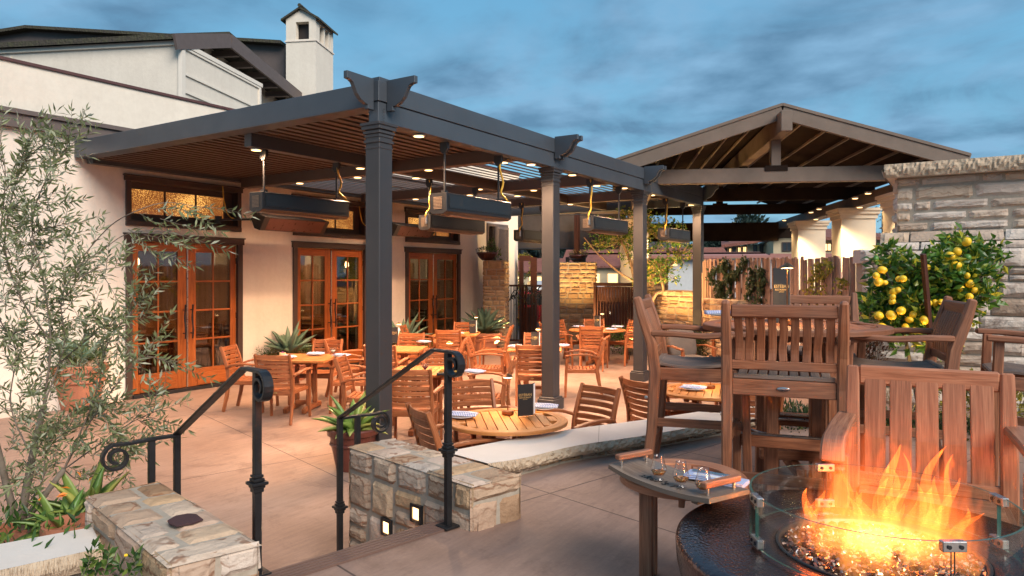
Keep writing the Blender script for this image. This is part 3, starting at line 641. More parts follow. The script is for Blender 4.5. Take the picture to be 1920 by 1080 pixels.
# ---------- upper building, turned to the east like the pavilion ----------
YU=R(8.1); Ul,Ud=math.sin(YU),math.cos(YU)      # depth axis in (lateral,depth)
def fr2(l0,d0):
    def f_(v,u,z): return cw(l0+Ul*u+Ud*v,d0+Ud*u-Ul*v,z)     # v to the right, u away
    return f_
uf=fr2(-7.42,16)
ub=thing('upper_building','cream panelled upper storey under a mossy shingle roof, left of the tower','building',tuple(uf(0,0,4)))
g=MB()
def uprism(mb,f_,v0,v1,u0,u1,z0,z1): return mb.ext([f_(v0,u0,z0),f_(v1,u0,z0),f_(v1,u1,z0),f_(v0,u1,z0)],(0,0,z1-z0))
uprism(g,uf,-14,0,0,3.6,4,7.06); g.build('panelled_wall',m_stucco2,ub,True)
g=MB()
for z in(7.0,6.42,6.02,5.6): uprism(g,uf,.003,.035,0,3.6,z,z+.05)
uprism(g,uf,-.05,.045,-.04,.09,4,7.06); uprism(g,uf,.003,.04,3.5,3.6,4,7.0)
for v in(-4.3,-6.1,-8.2,-10.5): uprism(g,uf,v,v+.035,-.03,0,4,7.0)
uprism(g,uf,-14,.05,-.06,3.66,7.06,7.16); g.build('trim',plain('cream_trim',(.74,.68,.58),(.7,.64,.55),.7,coords='World'),ub,True)
rf=fr2((430-960)/1337*18,18)
# ridge runs leftwards; far slope drops behind, rake board faces right
g=MB(); zr,z2,z1_=7.93,7.35,7.15
def slope(mb,pts,th=.12): mb.ext(pts,(0,0,th))
slope(g,[rf(-16,0,zr-.0),rf(.0,0,zr),rf(0,5.2,z2),rf(-16,5.2,z2)]); slope(g,[rf(-16,-2.2,z1_),rf(0,-2.2,z1_),rf(0,0,zr),rf(-16,0,zr)]); g.build('shingle_roof',m_shing,ub,True)
g=MB(); 
def board(mb,a,b,h,t_,f_): mb.sweep([a,b],t_,h)
g.sweep([rf(.03,-2.3,z1_-.1),rf(.03,-.02,zr-.12)],.06,.34); g.sweep([rf(.03,.02,zr-.12),rf(.03,5.3,z2-.1)],.06,.34)
for k in range(7): u=.5+k*.72; z=zr-(zr-z2)*u/5.2-.22; g.sweep([rf(-.75,u,z),rf(-.02,u,z)],.12,.16)
g.build('rake_board',m_band,ub,True)
g=MB(); g.ext([rf(-.8,.2,4),rf(-.8,5.0,4),rf(-.8,5.0,z2-.05),rf(-.8,.2,zr-.07)],rf(-1,0,0)-rf(0,0,0)); g.build('gable_wall',m_stucco,ub,True)
gf=fr2(*( (60-960)/1337*24,24))
g=MB(); g.ext([gf(-9,0,9.3),gf(0,0,10.12),gf(9,0,9.2),gf(9,0,8.2),gf(-9,0,8.2)],gf(0,3,0)-gf(0,0,0)); g.build('rear_gable',m_band,ub,True)
g=MB(); slope(g,[gf(-9,-.3,9.3),gf(0,-.3,10.12),gf(0,3,10.12),gf(-9,3,9.3)],.1); slope(g,[gf(0,-.3,10.12),gf(9,-.3,9.2),gf(9,3,9.2),gf(0,3,10.12)],.1); g.build('rear_shingle_roof',m_shing,ub,True)
# tower
tf=fr2((592-960)/1337*22,22); tw=thing('bell_tower','slim cream stucco chimney tower with dark openings and a shingle cap','tower',tuple(tf(-.5,.7,4)))
g=MB(); W_=.97; D_=1.38; z0=4; zo0,zo1=9.20,9.74; zt=9.86
def up(v0,v1,u0,u1,a,b): uprism(g,tf,v0,v1,u0,u1,a,b)
up(-W_,0,0,D_,z0,zo0)
for v in(-W_,-.22): up(v,v+.22+(.1 if v<-.5 else 0),0,.2,zo0,zo1)
up(-W_,-W_+.15,.2,D_-.2,zo0,zo1); up(-W_,0,D_-.2,D_,zo0,zo1); 
for u in(.2,.62,1.0): up(-.12,0,u,u+(.10 if u!=.62 else .1),zo0,zo1)
up(-W_,0,0,D_,zo1,zt)
g.ext([tf(-W_,0,zt),tf(0,0,zt),tf(-W_/2,0,zt+.27)],tf(0,D_,0)-tf(0,0,0)); g.build('shaft',m_stucco2,tw,True)
g=MB(); up2=lambda a,b,c,d,e,f_: uprism(g,tf,a,b,c,d,e,f_); up2(-W_-.03,.03,-.03,D_+.03,9.13,9.17); g.build('string_course',m_stucco,tw,True)
g=MB(); uprism(g,tf,-W_+.16,-.14,.22,D_-.22,zo0,zo1); g.build('opening_shade_fill',m_black,tw,True)  # solid black block, its colour stands for the shade inside the tower openings
g=MB()
for sgn in(-1,1):
    e=-W_/2+sgn*(W_/2+.13); g.ext([tf(-W_/2,-.1,zt+.27),tf(e,-.1,zt-.09),tf(e,D_+.1,zt-.09),tf(-W_/2,D_+.1,zt+.27)],(0,0,.06))
g.tube([tf(-W_/2,-.12,zt+.36),tf(-W_/2,D_+.12,zt+.36)],.06,6); g.build('cap_roof',m_shing,tw,True)
# ================= pergola =================
pg=thing('pergola','dark grey louvred pergola with square posts and lit downlights','pergola',(5.3,5,0))
YP=5.0; X0,X1=5.22,15.5; PX=(5.33,8.84,12.12,15.42)
g=MB(); g.box(((X0+X1)/2,YP-.03,3.52),(X1-X0,.13,.20)); g.box(((X0+X1)/2,YP-.035,3.724),(X1-X0+.02,.15,.20)); g.build('front_beam',m_grey,pg,True,bevel=.004)
g=MB(); g.box((X0+.11,(YP+.035+YW-.03)/2,3.70),(.22,YW-.065-YP,.24)); g.build('side_beam',m_grey,pg,True,bevel=.004)
g=MB(); g.box((X1-.06,(YP+.035+YW-.03)/2,3.62),(.12,YW-.065-YP,.40)); g.build('side_beam',m_grey,pg,True,bevel=.004)
g=MB(); g.box(((X0+X1)/2,YW-.06,3.66),(X1-X0-.36,.10,.28)); g.box(((X0+X1)/2,YW-.15,3.55),(X1-X0-.36,.07,.07)); g.build('wall_beam',m_grey,pg,True)
CX_=(7.95,10.85,13.4)
for x in CX_: MB().box((x,(YP+YW-.19+.04)/2,3.515),(.16,YW-.24-YP,.20)).build('cross_beam',m_louv,pg,True,bevel=.004)
xs_=(X0+.13,)+CX_+(X1-.13,)
for i in range(4):
    a=xs_[i]+.083; b=xs_[i+1]-.083
    MB().box(((a+b)/2,7.2,3.52),(b-a-.01,.13,.19)).build('middle_beam',m_louv if i else m_grey,pg,True,bevel=.004)
    for (y0,y1) in ((YP+.05,7.15),(7.25,YW-.10)):
        q=MB(); n_=int((y1-y0)/.165); ang=R(7 if i==0 else 12)
        for k in range(n_+1):
            y=y0+.05+(y1-y0-.1)*k/n_; dy=.085*math.cos(ang); dz=.085*math.sin(ang)
            q.sweep([(a,y,3.59),(b,y,3.59)],.172 if i==0 else .125,.022 if i==0 else .013,up=(0,-math.sin(ang),math.cos(ang)))
        q.build('louvre_panel',m_louv,pg,True)
def bracket(mb,org,dirv,side,t_=.05,Lh=.38,Hh=.31):
    d=V(dirv); org=V(org); s=V(side)
    pr_=[(0,0),(0,-Hh),(.08,-Hh),(.08,-Hh+.04),(.11,-Hh+.043),(.17,-Hh+.07),(.225,-Hh+.12),(.255,-Hh+.175),(.28,-Hh+.215),(.315,-Hh+.235),(Lh,-Hh+.24),(Lh,0)]
    mb.ext([org+d*a+V((0,0,z))-s*t_/2 for a,z in pr_],s*t_)
for i,x in enumerate(PX):
    g=MB(); g.box((x,YP,1.76),(.19,.19,3.22)); po=g.build('post',m_post,pg,True,bevel=.006); LOC[po.name]=(wloc(pg),0)
    q=MB(); 
    for z,w_,h_ in((3.405,.27,.03),(3.37,.25,.04),(3.325,.225,.03),(3.29,.205,.03),(3.235,.215,.03),(3.17,.200,.02)): q.box((x,YP,z),(w_,w_,h_))
    q.build('capital',m_post,po,True,bevel=.003)
    q=MB(); q.box((x,YP,.075),(.28,.28,.15)); q.box((x,YP,.165),(.25,.25,.03)); q.build('plinth',m_post,po,True,bevel=.006)
    q=MB()
    if i<3:
        for dx in(-.06,.06) if i else (.02,): bracket(q,(x+dx,YP-.11,3.845),(0,-1,0),(1,0,0),Lh=.36)
        if i==0: bracket(q,(X0-.01,YP-.02,3.845),(-1,0,0),(0,1,0),Lh=.36)
    else: bracket(q,(x,YP-.11,3.845),(0,-1,0),(1,0,0),Lh=.34)
    q.box((x,YP,3.84),(.2,.2,.05)) if i==0 else None
    q.build('scroll_bracket',m_grey,pg,True,bevel=.003)
    q=MB(); [q.ell((x-.05+.1*(i>0)*(k%2),YP-.114,3.43+.03*k),(.007,.004,.007),6,4) for k in range(5)]; q.build('bolt',m_blk,po,True)
LT=[(5.56,7.2),(7.95,9.2),(5.95,YP-.0),(7.95,7.9),(7.3,7.2),(8.5,7.2),(7.95,6.5),(10.85,9.2),(10.2,7.2),(10.85,7.88),(7.95,5.22),(8.3,YP),(9.5,YP),(10.85,6.48),(11.45,7.2),(13.4,7.1),(10.85,5.25),(11.42,YP),(12.7,YP),(14.95,YP)]
for i,(x,y) in enumerate(LT):
    z=3.412
    q=MB().lathe((x,y,z-.012),[(.062,0),(.07,.006),(.07,.012)],16); f_=q.build('downlight',m_steel,pg,True); LOC[f_.name]=(wloc(pg),0)
    MB().lathe((x,y,z-.016),[(.056,0),(.05,.006)],16).build('lit_lens',m_bulb,f_,True)
    lamp('downlight_beam','SPOT',(x-5.3,y-5,z-.03),185,(1,.61,.35),pg,.06,.8,150)
# ================= gas patio heaters =================
def heater(x0,y,L,label,ztop=2.83,dup_=None,ends=True):
    t=thing('patio_heater',label,'heater',(x0,y,ztop),0,'gas heaters hanging under the pergola')
    g=MB(); w_=.24;h_=.24
    g.ext([(0,-w_/2,0),(0,w_/2,0),(0,w_/2,-h_+.03),(0,w_/2-.05,-h_),(0,-w_/2+.05,-h_),(0,-w_/2,-h_+.03)],(L,0,0)); g.build('housing',m_blk,t,bevel=.005)
    g=MB(); g.box((L/2,-w_/2-.006,-.10),(L-.1,.006,.14)); g.build('side_panel',plain('blue_black_panel',(.014,.018,.022),(.013,.016,.020),.35,sc=1) if 'blue_black_panel' not in bpy.data.materials else bpy.data.materials['blue_black_panel'],t)
    g=MB(); [g.box((-.004,0,-.05-.016*k),(.008,.12,.008)) for k in range(9)]; g.build('vent_grille',m_timber,t)
    MB().box((L/2,0,-h_-.004),(L*.8,.14,.01)).build('burner_screen',m_timber,t)
    for x in(.12,L-.12):
        g=MB(); g.tube([(x,0,.0),(x,0,3.40-ztop)],.013,8); g.box((x,0,.02),(.06,.06,.04)); g.ext([(x-.02,-.055,3.42-ztop),(x-.02,.055,3.42-ztop),(x-.02,.055,3.34-ztop),(x-.02,.02,3.29-ztop),(x-.02,-.02,3.29-ztop),(x-.02,-.055,3.34-ztop)],(.04,0,0)); g.build('hanger_rod',m_blk,t)
    xh=L-.12 if ends else .12; s=1 if ends else -1
    g=MB(); g.tube(catmull([(xh+s*.02,-.02,3.41-ztop),(xh-s*.01,-.03,.42),(xh+s*.05,-.04,.25),(xh+s*.02,-.03,.12),(xh+s*.14,-.05,.02),(xh+s*.13,-.04,-.08)],4),.013,7); g.build('gas_hose',m_yellow,t)
    g=MB(); g.tube([(xh+s*.13,-.05,-.02),(xh+s*.13,-.05,-.14)],.02,8); g.build('gas_valve',m_steel,t); return t
heater(6.33,5.04,1.35,'largest black box heater hanging just behind the nearest pergola post, at front beam')
heater(5.55,7.2,1.42,'long black heater hanging before the leftmost transom window',2.9)
heater(10.05,5.04,1.35,'black box heater between the second and third pergola posts',2.83,ends=False)
heater(13.4,5.04,1.25,'black box heater between the third and farthest pergola posts',2.83,ends=False)
heater(8.7,7.2,1.5,'black heater partly behind the big heater, before the farthest doors',2.85,ends=False)
heater(12.6,7.9,1.1,'small far black heater seen behind the second pergola post',2.85,ends=False)
for i,(px0,px1,py) in enumerate(((485,606,415),(735,808,430))):
    y=YW-.95 if i==0 else YW-.9
    def onY(px_,py_,Y):
        dx=fx+rx*(px_-CX)/F; dy=fy+ry*(px_-CX)/F; t_=Y/dy; return V((dx*t_,Y,H-(py_-HY)/F*t_))
    a=onY(px0,py-6,y); b=onY(px1,py+4,y); L=(b-a).length
    t=thing('wall_heater',['tilted black infrared heater on a wall arm beside the leftmost transom','tilted black infrared heater on a wall arm before the farthest transom'][i],'heater',(a.x,y,a.z),0,'tilted heaters on wall arms')
    g=MB(); g.ext([(0,-.17,.02),(0,.12,.10),(0,.2,0),(0,.12,-.16),(0,-.02,-.2)],(b.x-a.x,0,0)); g.build('housing',m_blk,t,bevel=.005)
    g=MB(); g.quad((.1,-.165,-.0),(b.x-a.x-.1,-.165,-.0),(b.x-a.x-.1,-.035,-.185),(.1,-.035,-.185)); g.build('infrared_plate',plain('infrared_plate',(.10,.035,.028),(.07,.03,.025),.3,metal=.3),t)
    g=MB(); g.tube([(.25 if i else -.15,.85,.0),(.3 if i else .2,.12,0)],.018,8); g.lathe((.25 if i else -.15,.86,-.06),[(.06,0),(.06,.12)],8); g.build('wall_arm',m_blk,t)
    g=MB(); g.tube(catmull([(-.05,.88,.58),(-.03,.86,.3),(.05,.8,.05),(.25,.5,0)],4),.01,6); g.build('gas_hose',m_yellow,t)
# ================= pavilion =================
pf=fr2(4.83,13.0); pv=thing('pavilion','open gabled timber pavilion on stout cream columns at right','pavilion',tuple(pf(0,5,0)))
zr=4.84; ze=3.90; hw=2.92; LP=10.5
g=MB()
for s in(-1,1):
    e=s*(hw+.05); a,b=(0,e) if s<0 else (e,0)
    P=[pf(0,-.35,zr),pf(e,-.35,ze),pf(e,LP,ze),pf(0,LP,zr)]
    g.ext(P if s<0 else P[::-1],(0,0,.09))
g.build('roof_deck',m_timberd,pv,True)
g=MB()
for s in(-1,1): g.sweep([pf(0,-.4,zr-.05),pf(s*(hw+.12),-.4,ze-.07)],.09,.27); g.sweep([pf(0,-.44,zr+.07),pf(s*(hw+.14),-.44,ze+.05)],.05,.05)
g.build('barge_board',m_timber,pv,True)
g=MB()
for k in range(1,7):
    for s in(-1,1): v=s*hw*k/7; z=zr-(zr-ze)*k/7-.06; g.sweep([pf(v,-.3,z),pf(v,LP,z)],.03,.045)
g.build('purlin',m_timber,pv,True)
MB().sweep([pf(0,-.75,zr-.28),pf(0,LP,zr-.28)],.19,.36).build('ridge_beam',m_timber,pv,True,bevel=.01)
for u in(.15,3.4,7.1): 
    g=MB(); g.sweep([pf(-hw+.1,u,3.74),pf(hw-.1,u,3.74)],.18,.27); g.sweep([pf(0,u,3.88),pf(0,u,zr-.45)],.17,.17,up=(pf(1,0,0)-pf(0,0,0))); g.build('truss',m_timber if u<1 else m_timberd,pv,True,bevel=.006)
    g=MB(); g.box(pf(0,u-.1,3.86),(.4,.02,.1),A-R(98.1)); g.build('bracket_plate',m_timberd,pv,True)
for s in(-1,1):
    MB().sweep([pf(s*2.4,-.2,3.5),pf(s*2.4,LP,3.5)],.3,.24).build('side_plate',m_timber,pv,True)
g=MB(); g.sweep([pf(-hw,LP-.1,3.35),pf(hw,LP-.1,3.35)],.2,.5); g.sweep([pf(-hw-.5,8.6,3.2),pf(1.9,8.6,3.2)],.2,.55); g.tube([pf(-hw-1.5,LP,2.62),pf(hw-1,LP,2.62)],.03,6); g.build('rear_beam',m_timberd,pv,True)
m_col=plain('cream_column',(.74,.64,.48),(.70,.60,.45),.7,coords='World',bst=.2)
for s,us in((1,(.3,3.45,7.2)),(-1,(5.9,))):
    for u in us:
        g=MB(); uprism(g,pf,s*2.4-.36,s*2.4+.36,u-.36,u+.36,0,3.15); c=g.build('column',m_col,pv,True,bevel=.01); LOC[c.name]=(wloc(pv),0)
        g=MB(); uprism(g,pf,s*2.4-.39,s*2.4+.39,u-.39,u+.39,3.15,3.25); uprism(g,pf,s*2.4-.43,s*2.4+.43,u-.43,u+.43,3.25,3.32); uprism(g,pf,s*2.4-.46,s*2.4+.46,u-.46,u+.46,3.32,3.38); g.build('capital',m_col,c,True)
for (v,u) in ((1.9,1.0),(1.95,1.9),(2.2,2.4),(1.9,4.3),(1.95,5.2),(2.2,5.7),(1.9,7.8)):
    p=pf(v,u,3.36)
    if v<2.1: p.z=3.5
    q=MB().lathe(tuple(p),[(.06,-.03),(.07,0)],12); f_=q.build('downlight',m_steel,pv,True); LOC[f_.name]=(wloc(pv),0)
    MB().lathe((p.x,p.y,p.z-.035),[(.055,0),(.05,.004)],12).build('lit_lens',m_bulb,f_,True)
    pl=p-wloc(pv); lamp('downlight_beam','SPOT',(pl.x,pl.y,pl.z-.08),60,(1,.68,.34),pv,.06,.8,130)
for (v,u) in ((1.75,-.35),(1.8,2.75),(1.9,6.4),(-1.75,5.2)):      # wall-wash spots the photo shows glowing on the column faces
    p=pf(v,u,3.3)-wloc(pv); lamp('column_light','SPOT',tuple(p),300,(1,.74,.44),pv,.08,.9,110,rot=None)
# roller shade and outdoor bar frame behind the pergola
sf=fr2((1075-960)/1337*20.5,20.5)
t=thing('roller_shade','dark roller shade pulled halfway down behind the pergola','roller shade',tuple(sf(0,0,2.6)))
g=MB(); uprism(g,sf,-1.7,1.5,0,.03,2.68,3.65); g.build('fabric',m_screen,t,True); MB().tube([sf(-1.7,0,2.66),sf(1.5,0,2.66)],.025,8).build('hem_bar',m_blk,t,True); MB().tube([sf(-1.75,0,3.72),sf(1.9,0,3.72)],.07,10).build('roller',m_timber,t,True)
t=thing('timber_bar_post','slim tan timber post with two black spot lamps beside it','post',tuple(sf(.12,-.3,0)))
g=MB(); g.sweep([sf(.12,-.3,0),sf(.12,-.3,3.6)],.12,.12,up=(1,0,0)); g.build('shaft',m_gate,t,True)
for v in(-.14,.32):
    g=MB(); p=sf(v,-.4,2.25); g.tube([p,p+V((0,0,.16))],.055,10); g.tube([p+V((0,0,.1)),sf(.12,-.35,2.35)],.02,6); g.build('spot_lamp',m_blk,t,True)
t=thing('wood_door_leaf','open red-brown timber door panel beside the building corner','door',tuple(at(988,560,20.0)))
g=MB(); q=fr2((988-960)/1337*20,20); uprism(g,q,-.22,-.1,0,.08,0,2.45); uprism(g,q,.1,.28,0,.08,0,2.4); uprism(g,q,-.1,.1,.02,.06,0,1.0); uprism(g,q,-.1,.1,0,.08,2.3,2.45); g.build('frame',m_gate,t,True)
# ================= piers, garden walls, gates, fence =================
def pier(px0,px1,d,ztop,depth,label,yw=8.1,cap=True):
    f_=fr2((px0-960)/1337*d,d); W_=(px1-px0)/1337*d
    q=[f_(0,0,0),f_(W_,0,0),f_(W_,depth,0),f_(0,depth,0)]
    t=stonebox('stone_pier',label,'stone pier',q,0,ztop,m_stonew,(.09,.17),(.14,.36),.03,True,sides=(0,1,3),group='stone gate piers',rgh=.005); return t,f_,W_
p1,f1,w1=pier(905,948,18.0,2.28,.7,'narrow stone pier against the building wall, left of the scroll gate')
p2,f2,w2=pier(1047,1118,20.0,2.27,.8,'broad sunlit stone pier between the two gates')
def lowwall(px0,px1,d0,d1,zt,label,thk=.45,z0=0,mat=None,**k):
    a=cw((px0-960)/1337*d0,d0); b=cw((px1-960)/1337*d1,d1); u=(b-a).normalized(); n=V((-u.y,u.x,0)); n=n if n.dot(a)>0 else -n
    return stonebox('garden_wall',label,'stone wall',[a,b,b+n*thk,a+n*thk],z0,zt,mat or m_stonew,(.09,.19),(.16,.42),.035,True,sides=(0,1,3),rgh=.006,**k)
lowwall(1216,1320,17.0,15.6,1.55,'orange-lit low stone garden wall behind the third pergola post')
lowwall(1318,1372,15.0,13.6,1.42,'short stone wall stub at the foot of the vine fence')
lowwall(1184,1226,18.2,17.3,2.3,'stone wall behind the citrus tree and wooden gate')
lowwall(1625,1800,9.6,8.3,1.0,'pale low stone wall behind the far side of the bar table',.4,0,m_stoneg)
# wrought iron gate with scroll leaves
f_=fr2((952-960)/1337*19.2,19.2); t=thing('iron_gate','dark wrought iron garden gate with leaf scrolls along its top','gate',tuple(f_(0,0,0)))
g=MB()
for v in(0,.42,.5,.98): g.sweep([f_(v,0,0),f_(v,0,1.62)],.05,.05,up=(1,0,0))
for z in(.15,1.62): g.sweep([f_(0,0,z),f_(.98,0,z)],.05,.05)
g.build('frame',m_gate,t,True)
g=MB(); [g.tube([f_(v,0,.15),f_(v,0,1.6)],.012,6) for v in(.09,.17,.25,.33,.58,.66,.74,.82,.9)]; g.build('bars',m_blk,t,True)
g=MB()
for k in range(46):
    v=random.uniform(.03,.95); p=f_(v,-.03,1.15+random.random()*.42); a=random.uniform(0,6.28); d=(f_(1,0,0)-f_(0,0,0))*math.cos(a)+V((0,0,math.sin(a))); g.leaf(p,d,f_(0,-1,0)-f_(0,0,0),.13,.05)
g.tube(catmull([f_(.03,0,1.2),f_(.2,0,1.5),f_(.4,0,1.25),f_(.6,0,1.5),f_(.8,0,1.25),f_(.95,0,1.5)],5),.012,6); g.build('leaf_scrolls',m_blk,t,True)
f_=fr2((1116-960)/1337*18.8,18.8); t=thing('wooden_gate','dark brown vertical board gate right of the broad stone pier','gate',tuple(f_(0,0,0)))
g=MB(); 
gu=(f_(1,-.55,0)-f_(0,0,0)).normalized(); go=f_(0,0,0)
for k in range(13): c=go+gu*(.06+.085*k); g.sweep([c+V((0,0,.12)),c+V((0,0,1.60-.0*k))],.02,.075,up=gu); g.sweep([c+gu*.035-V((0,0,-.12))+V((gu.y,-gu.x,0))*.03,c+gu*.035+V((gu.y,-gu.x,0))*.03+V((0,0,1.15))],.02,.03,up=gu)
g.build('boards',m_gate,t,True,bevel=.003)
g=MB(); g.sweep([go+V((0,0,1.66)),go+gu*1.15+V((0,0,1.66))],.07,.09); g.sweep([go+V((0,0,.1)),go+gu*1.15+V((0,0,.1))],.05,.08)
for k in(0,1.15): g.sweep([go+gu*k,go+gu*k+V((0,0,1.7))],.07,.07,up=(1,0,0))
g.build('frame',m_gate,t,True,bevel=.004)
# cedar fence
fa,fb=cw((1318-960)/1337*15.5,15.5),cw((1690-960)/1337*10.2,10.2); u=(fb-fa).normalized(); n=V((u.y,-u.x,0)); n=-n if n.dot(fa)>0 else n
t=thing('cedar_fence','tall fence of uneven narrow cedar boards behind the bar table','fence',tuple(fa))
g=MB(); L=(fb-fa).length; x=0
while x<L:
    w_=random.uniform(.045,.085); d=(fa+u*x).dot(V((fx,fy,0))); zt=H+(516-(487-8*x/L))/1337*d+random.uniform(-.03,.035)-.02; off=random.choice((0,.018,.035))
    c=fa+u*(x+w_/2)+n*off; g.sweep([c+V((0,0,.0)),c+V((0,0,zt))],.02,w_*.93,up=u); x+=w_+random.choice((0,.004,.01))
g.build('boards',m_fence,t,True)
g=MB(); [g.sweep([fa+u*k*L-n*.05,fa+u*k*L-n*.05+V((0,0,1.95))],.1,.1,up=u) for k in(.0,.25,.5,.75,1)]; g.sweep([fa-n*.03+V((0,0,.5)),fb-n*.03+V((0,0,.5))],.04,.09); g.sweep([fa-n*.03+V((0,0,1.6)),fb-n*.03+V((0,0,1.6))],.04,.09); g.build('rails',m_fence,t,True)
# fireplace wall at the right edge
XF=8.49; yf=.66
t=thing('stone_fireplace_wall','tall pale ledgestone wall with thick stone coping at the right edge','stone wall',(XF+.3,yf-2,0))
core=MB(); core.box((XF+.45,yf-2.53,1.46),(.8,5,2.92)); core.build('mortar',m_mort,t,True)
g=MB()
blocks(g,(XF+.05,yf,2.35),(0,-1,0),(0,0,1),(-1,0,0),5,.57,(.08,.16),(.16,.55),.022,nx=6,ny=4)
blocks(g,(XF+.85,yf-.03,0),(-1,0,0),(0,0,1),(0,1,0),.84,2.9,(.10,.2),(.2,.4),.04)
# flared course
for k in range(3): pass
blocks(g,(XF-.10,yf+.13,2.16),(0,-1,.0),(.55,0,.83),(-.83,0,.55),5.2,.24,(.10,.14),(.2,.5),.015,nx=6,ny=2)
blocks(g,(XF-.12,yf+.15,1.98),(0,-1,0),(0,0,1),(-1,0,0),5.2,.18,(.17,.18),(.22,.45),.02,nx=5,ny=3)
blocks(g,(XF-.10,yf+.15,ZT),(0,-1,0),(0,0,1),(-1,0,0),5.2,1.42,(.09,.20),(.2,.6),.022,nx=5,ny=3)
g.build('stonework',m_stoneg,t,True)
core=MB(); core.box((XF+.2,yf-2.42,1.0),(.58,5.1,2.2)); core.ext([(XF-.09,yf+.12,2.1),(XF-.09,yf-5,2.1),(XF+.06,yf-5,2.36),(XF+.06,yf+.0,2.36)],(.3,0,0)); core.build('base_core',m_mort,t,True)
g=MB(); P=[V((XF-.08,yf+.08,3)),V((XF-.08,yf-5,3))]
rough_edge(g,[P[0],(P[0]+P[1])/2,P[1]],2.92,3.06,lambda t_:V((-1,0,0)),260,5,.012); rough_edge(g,[V((XF+.95,yf+.08,3)),V((XF+.4,yf+.08,3)),P[0]],2.92,3.06,lambda t_:V((0,1,0)),60,5,.012); g.build('coping_edge',m_rough,t,True)
g=MB(); g.box((XF+.43,yf-2.46,2.99),(1.0,5.06,.135)); g.build('coping',m_coping,t,True)
q=fr2((1612-960)/1337*9.2,9.2); t=thing('capstone_block','single pale rough capstone block at the end of the cedar fence','stone block',tuple(q(.4,.2,2.0)))
g=MB(); blocks(g,q(0,0,2.05),q(1,0,0)-q(0,0,0),(0,0,1),q(0,-1,0)-q(0,0,0),.76,.185,(.18,.185),(.75,.76),.05,nx=14,ny=5); g.build('face',m_stoneg,t,True); g=MB(); uprism(g,q,.01,.75,0,.3,2.055,2.23); g.build('body',m_coping,t,True)
g=MB(); uprism(g,q,.05,.70,.02,.28,0,2.055); t2=thing('fence_end_pier','mortared stone pier carrying the single capstone','stone pier',tuple(q(.4,.2,0))); g.build('core',m_mort,t2,True)
g=MB(); blocks(g,q(.03,.01,0),q(1,0,0)-q(0,0,0),(0,0,1),q(0,-1,0)-q(0,0,0),.7,2.04,(.12,.2),(.2,.4),.035); g.build('stonework',m_stoneg,t2,True)
# stair handrails
def rail(base,outd,lowz,highz,label,s_low,px_hint=None):
    b=V(base); t=thing('handrail',label,'handrail',tuple(b))
    hi=V((b.x,b.y,highz)); up_=-sdir
    k1=b+sdir*.13; k1.z=highz-.004+.0
    lo=b+sdir*s_low; lo=V((lo.x,lo.y,lowz))
    # bar with flat section
    g=MB(); r0=.062; P=[lo,V((k1.x,k1.y,highz)),hi+up_*.02]
    scr=[]; c=hi+up_*.05-V((0,0,r0+.008)); 
    for k in range(26):
        a=R(90)-R(20)*k; rr=(r0+.008)*(1-.026*k); scr.append(c+up_*(math.cos(a)*rr)*1+V((0,0,math.sin(a)*rr)))
    P=P[:2]+[hi+up_*.01]+scr; wd=[1]*len(P)
    g.sweep(P,.045,.014,up=V((0,0,1)) if False else ed.cross(up_),sc=None) if False else None
    # sweep with side fixed to ed
    bs=len(g.v); c0=g.rc()
    n_=len(P)
    for i,p in enumerate(P):
        tt=(P[min(i+1,n_-1)]-P[max(i-1,0)]).normalized(); nn=ed.cross(tt).normalized()
        for a_,b_ in((-1,-1),(1,-1),(1,1),(-1,1)): g.v.append(p+ed*(a_*.0225)+nn*(b_*.007))
    for i in range(n_-1):
        a_=bs+4*i
        for k in range(4): g.face((a_+k,a_+(k+1)%4,a_+4+(k+1)%4,a_+4+k),None,c0)
    g.face((bs+3,bs+2,bs+1,bs),None,c0); e=bs+4*(n_-1); g.face((e,e+1,e+2,e+3),None,c0)
    g.build('top_rail',m_iron,t,True,bevel=.002)
    # turned-out scroll at the foot
    g=MB(); o=V(outd); c=lo+o*.30-V((0,0,.075)); P=[lo+V((0,0,-.004)),lo+o*.14-V((0,0,.004)),lo+o*.24-V((0,0,.010))]
    for k in range(28):
        a=R(75)-R(20)*k; rr=.072*(1-.025*k); P.append(c+o*(math.cos(a)*rr)+V((0,0,math.sin(a)*rr)))
    bs=len(g.v); n_=len(P); sd_=sdir
    for i,p in enumerate(P):
        tt=(P[min(i+1,n_-1)]-P[max(i-1,0)]).normalized(); nn=sd_.cross(tt).normalized()
        for a_,b_ in((-1,-1),(1,-1),(1,1),(-1,1)): g.v.append(p+sd_*(a_*.0225)+nn*(b_*.007))
    for i in range(n_-1):
        a_=bs+4*i
        for k in range(4): g.face((a_+k,a_+(k+1)%4,a_+4+(k+1)%4,a_+4+k),None,c0)
    g.face((bs+3,bs+2,bs+1,bs),None,c0); e=bs+4*(n_-1); g.face((e,e+1,e+2,e+3),None,c0)
    g.build('foot_scroll',m_iron,t,True,bevel=.002)
    az=math.atan2(ed.y,ed.x)
    for p,z0,zt,name in((b,ZT,highz,'post'),(lo,0,lowz,'post'),(lo+o*.13,0,lowz-.005,'post')):
        g=MB(); q=V((p.x,p.y,0)); g.box(q+V((0,0,(z0+zt)/2)),(.032,.032,zt-z0),az)
        for z,w_,h_ in((z0+.40,.055,.012),(z0+.415,.075,.014),(z0+.43,.05,.014),(z0+.385,.045,.02),(z0+.447,.044,.012)): g.box(q+V((0,0,z)),(w_,w_,h_),az)
        g.box(q+V((0,0,z0+.012)),(.095,.095,.012),az); g.build(name,m_iron,t,True,bevel=.002)
    return t
rb=un(840,990,ZT); rail((rb.x,rb.y,ZT),ed,.985,1.495,'right black wrought iron handrail with scroll ends beside the right cheek wall',1.10)
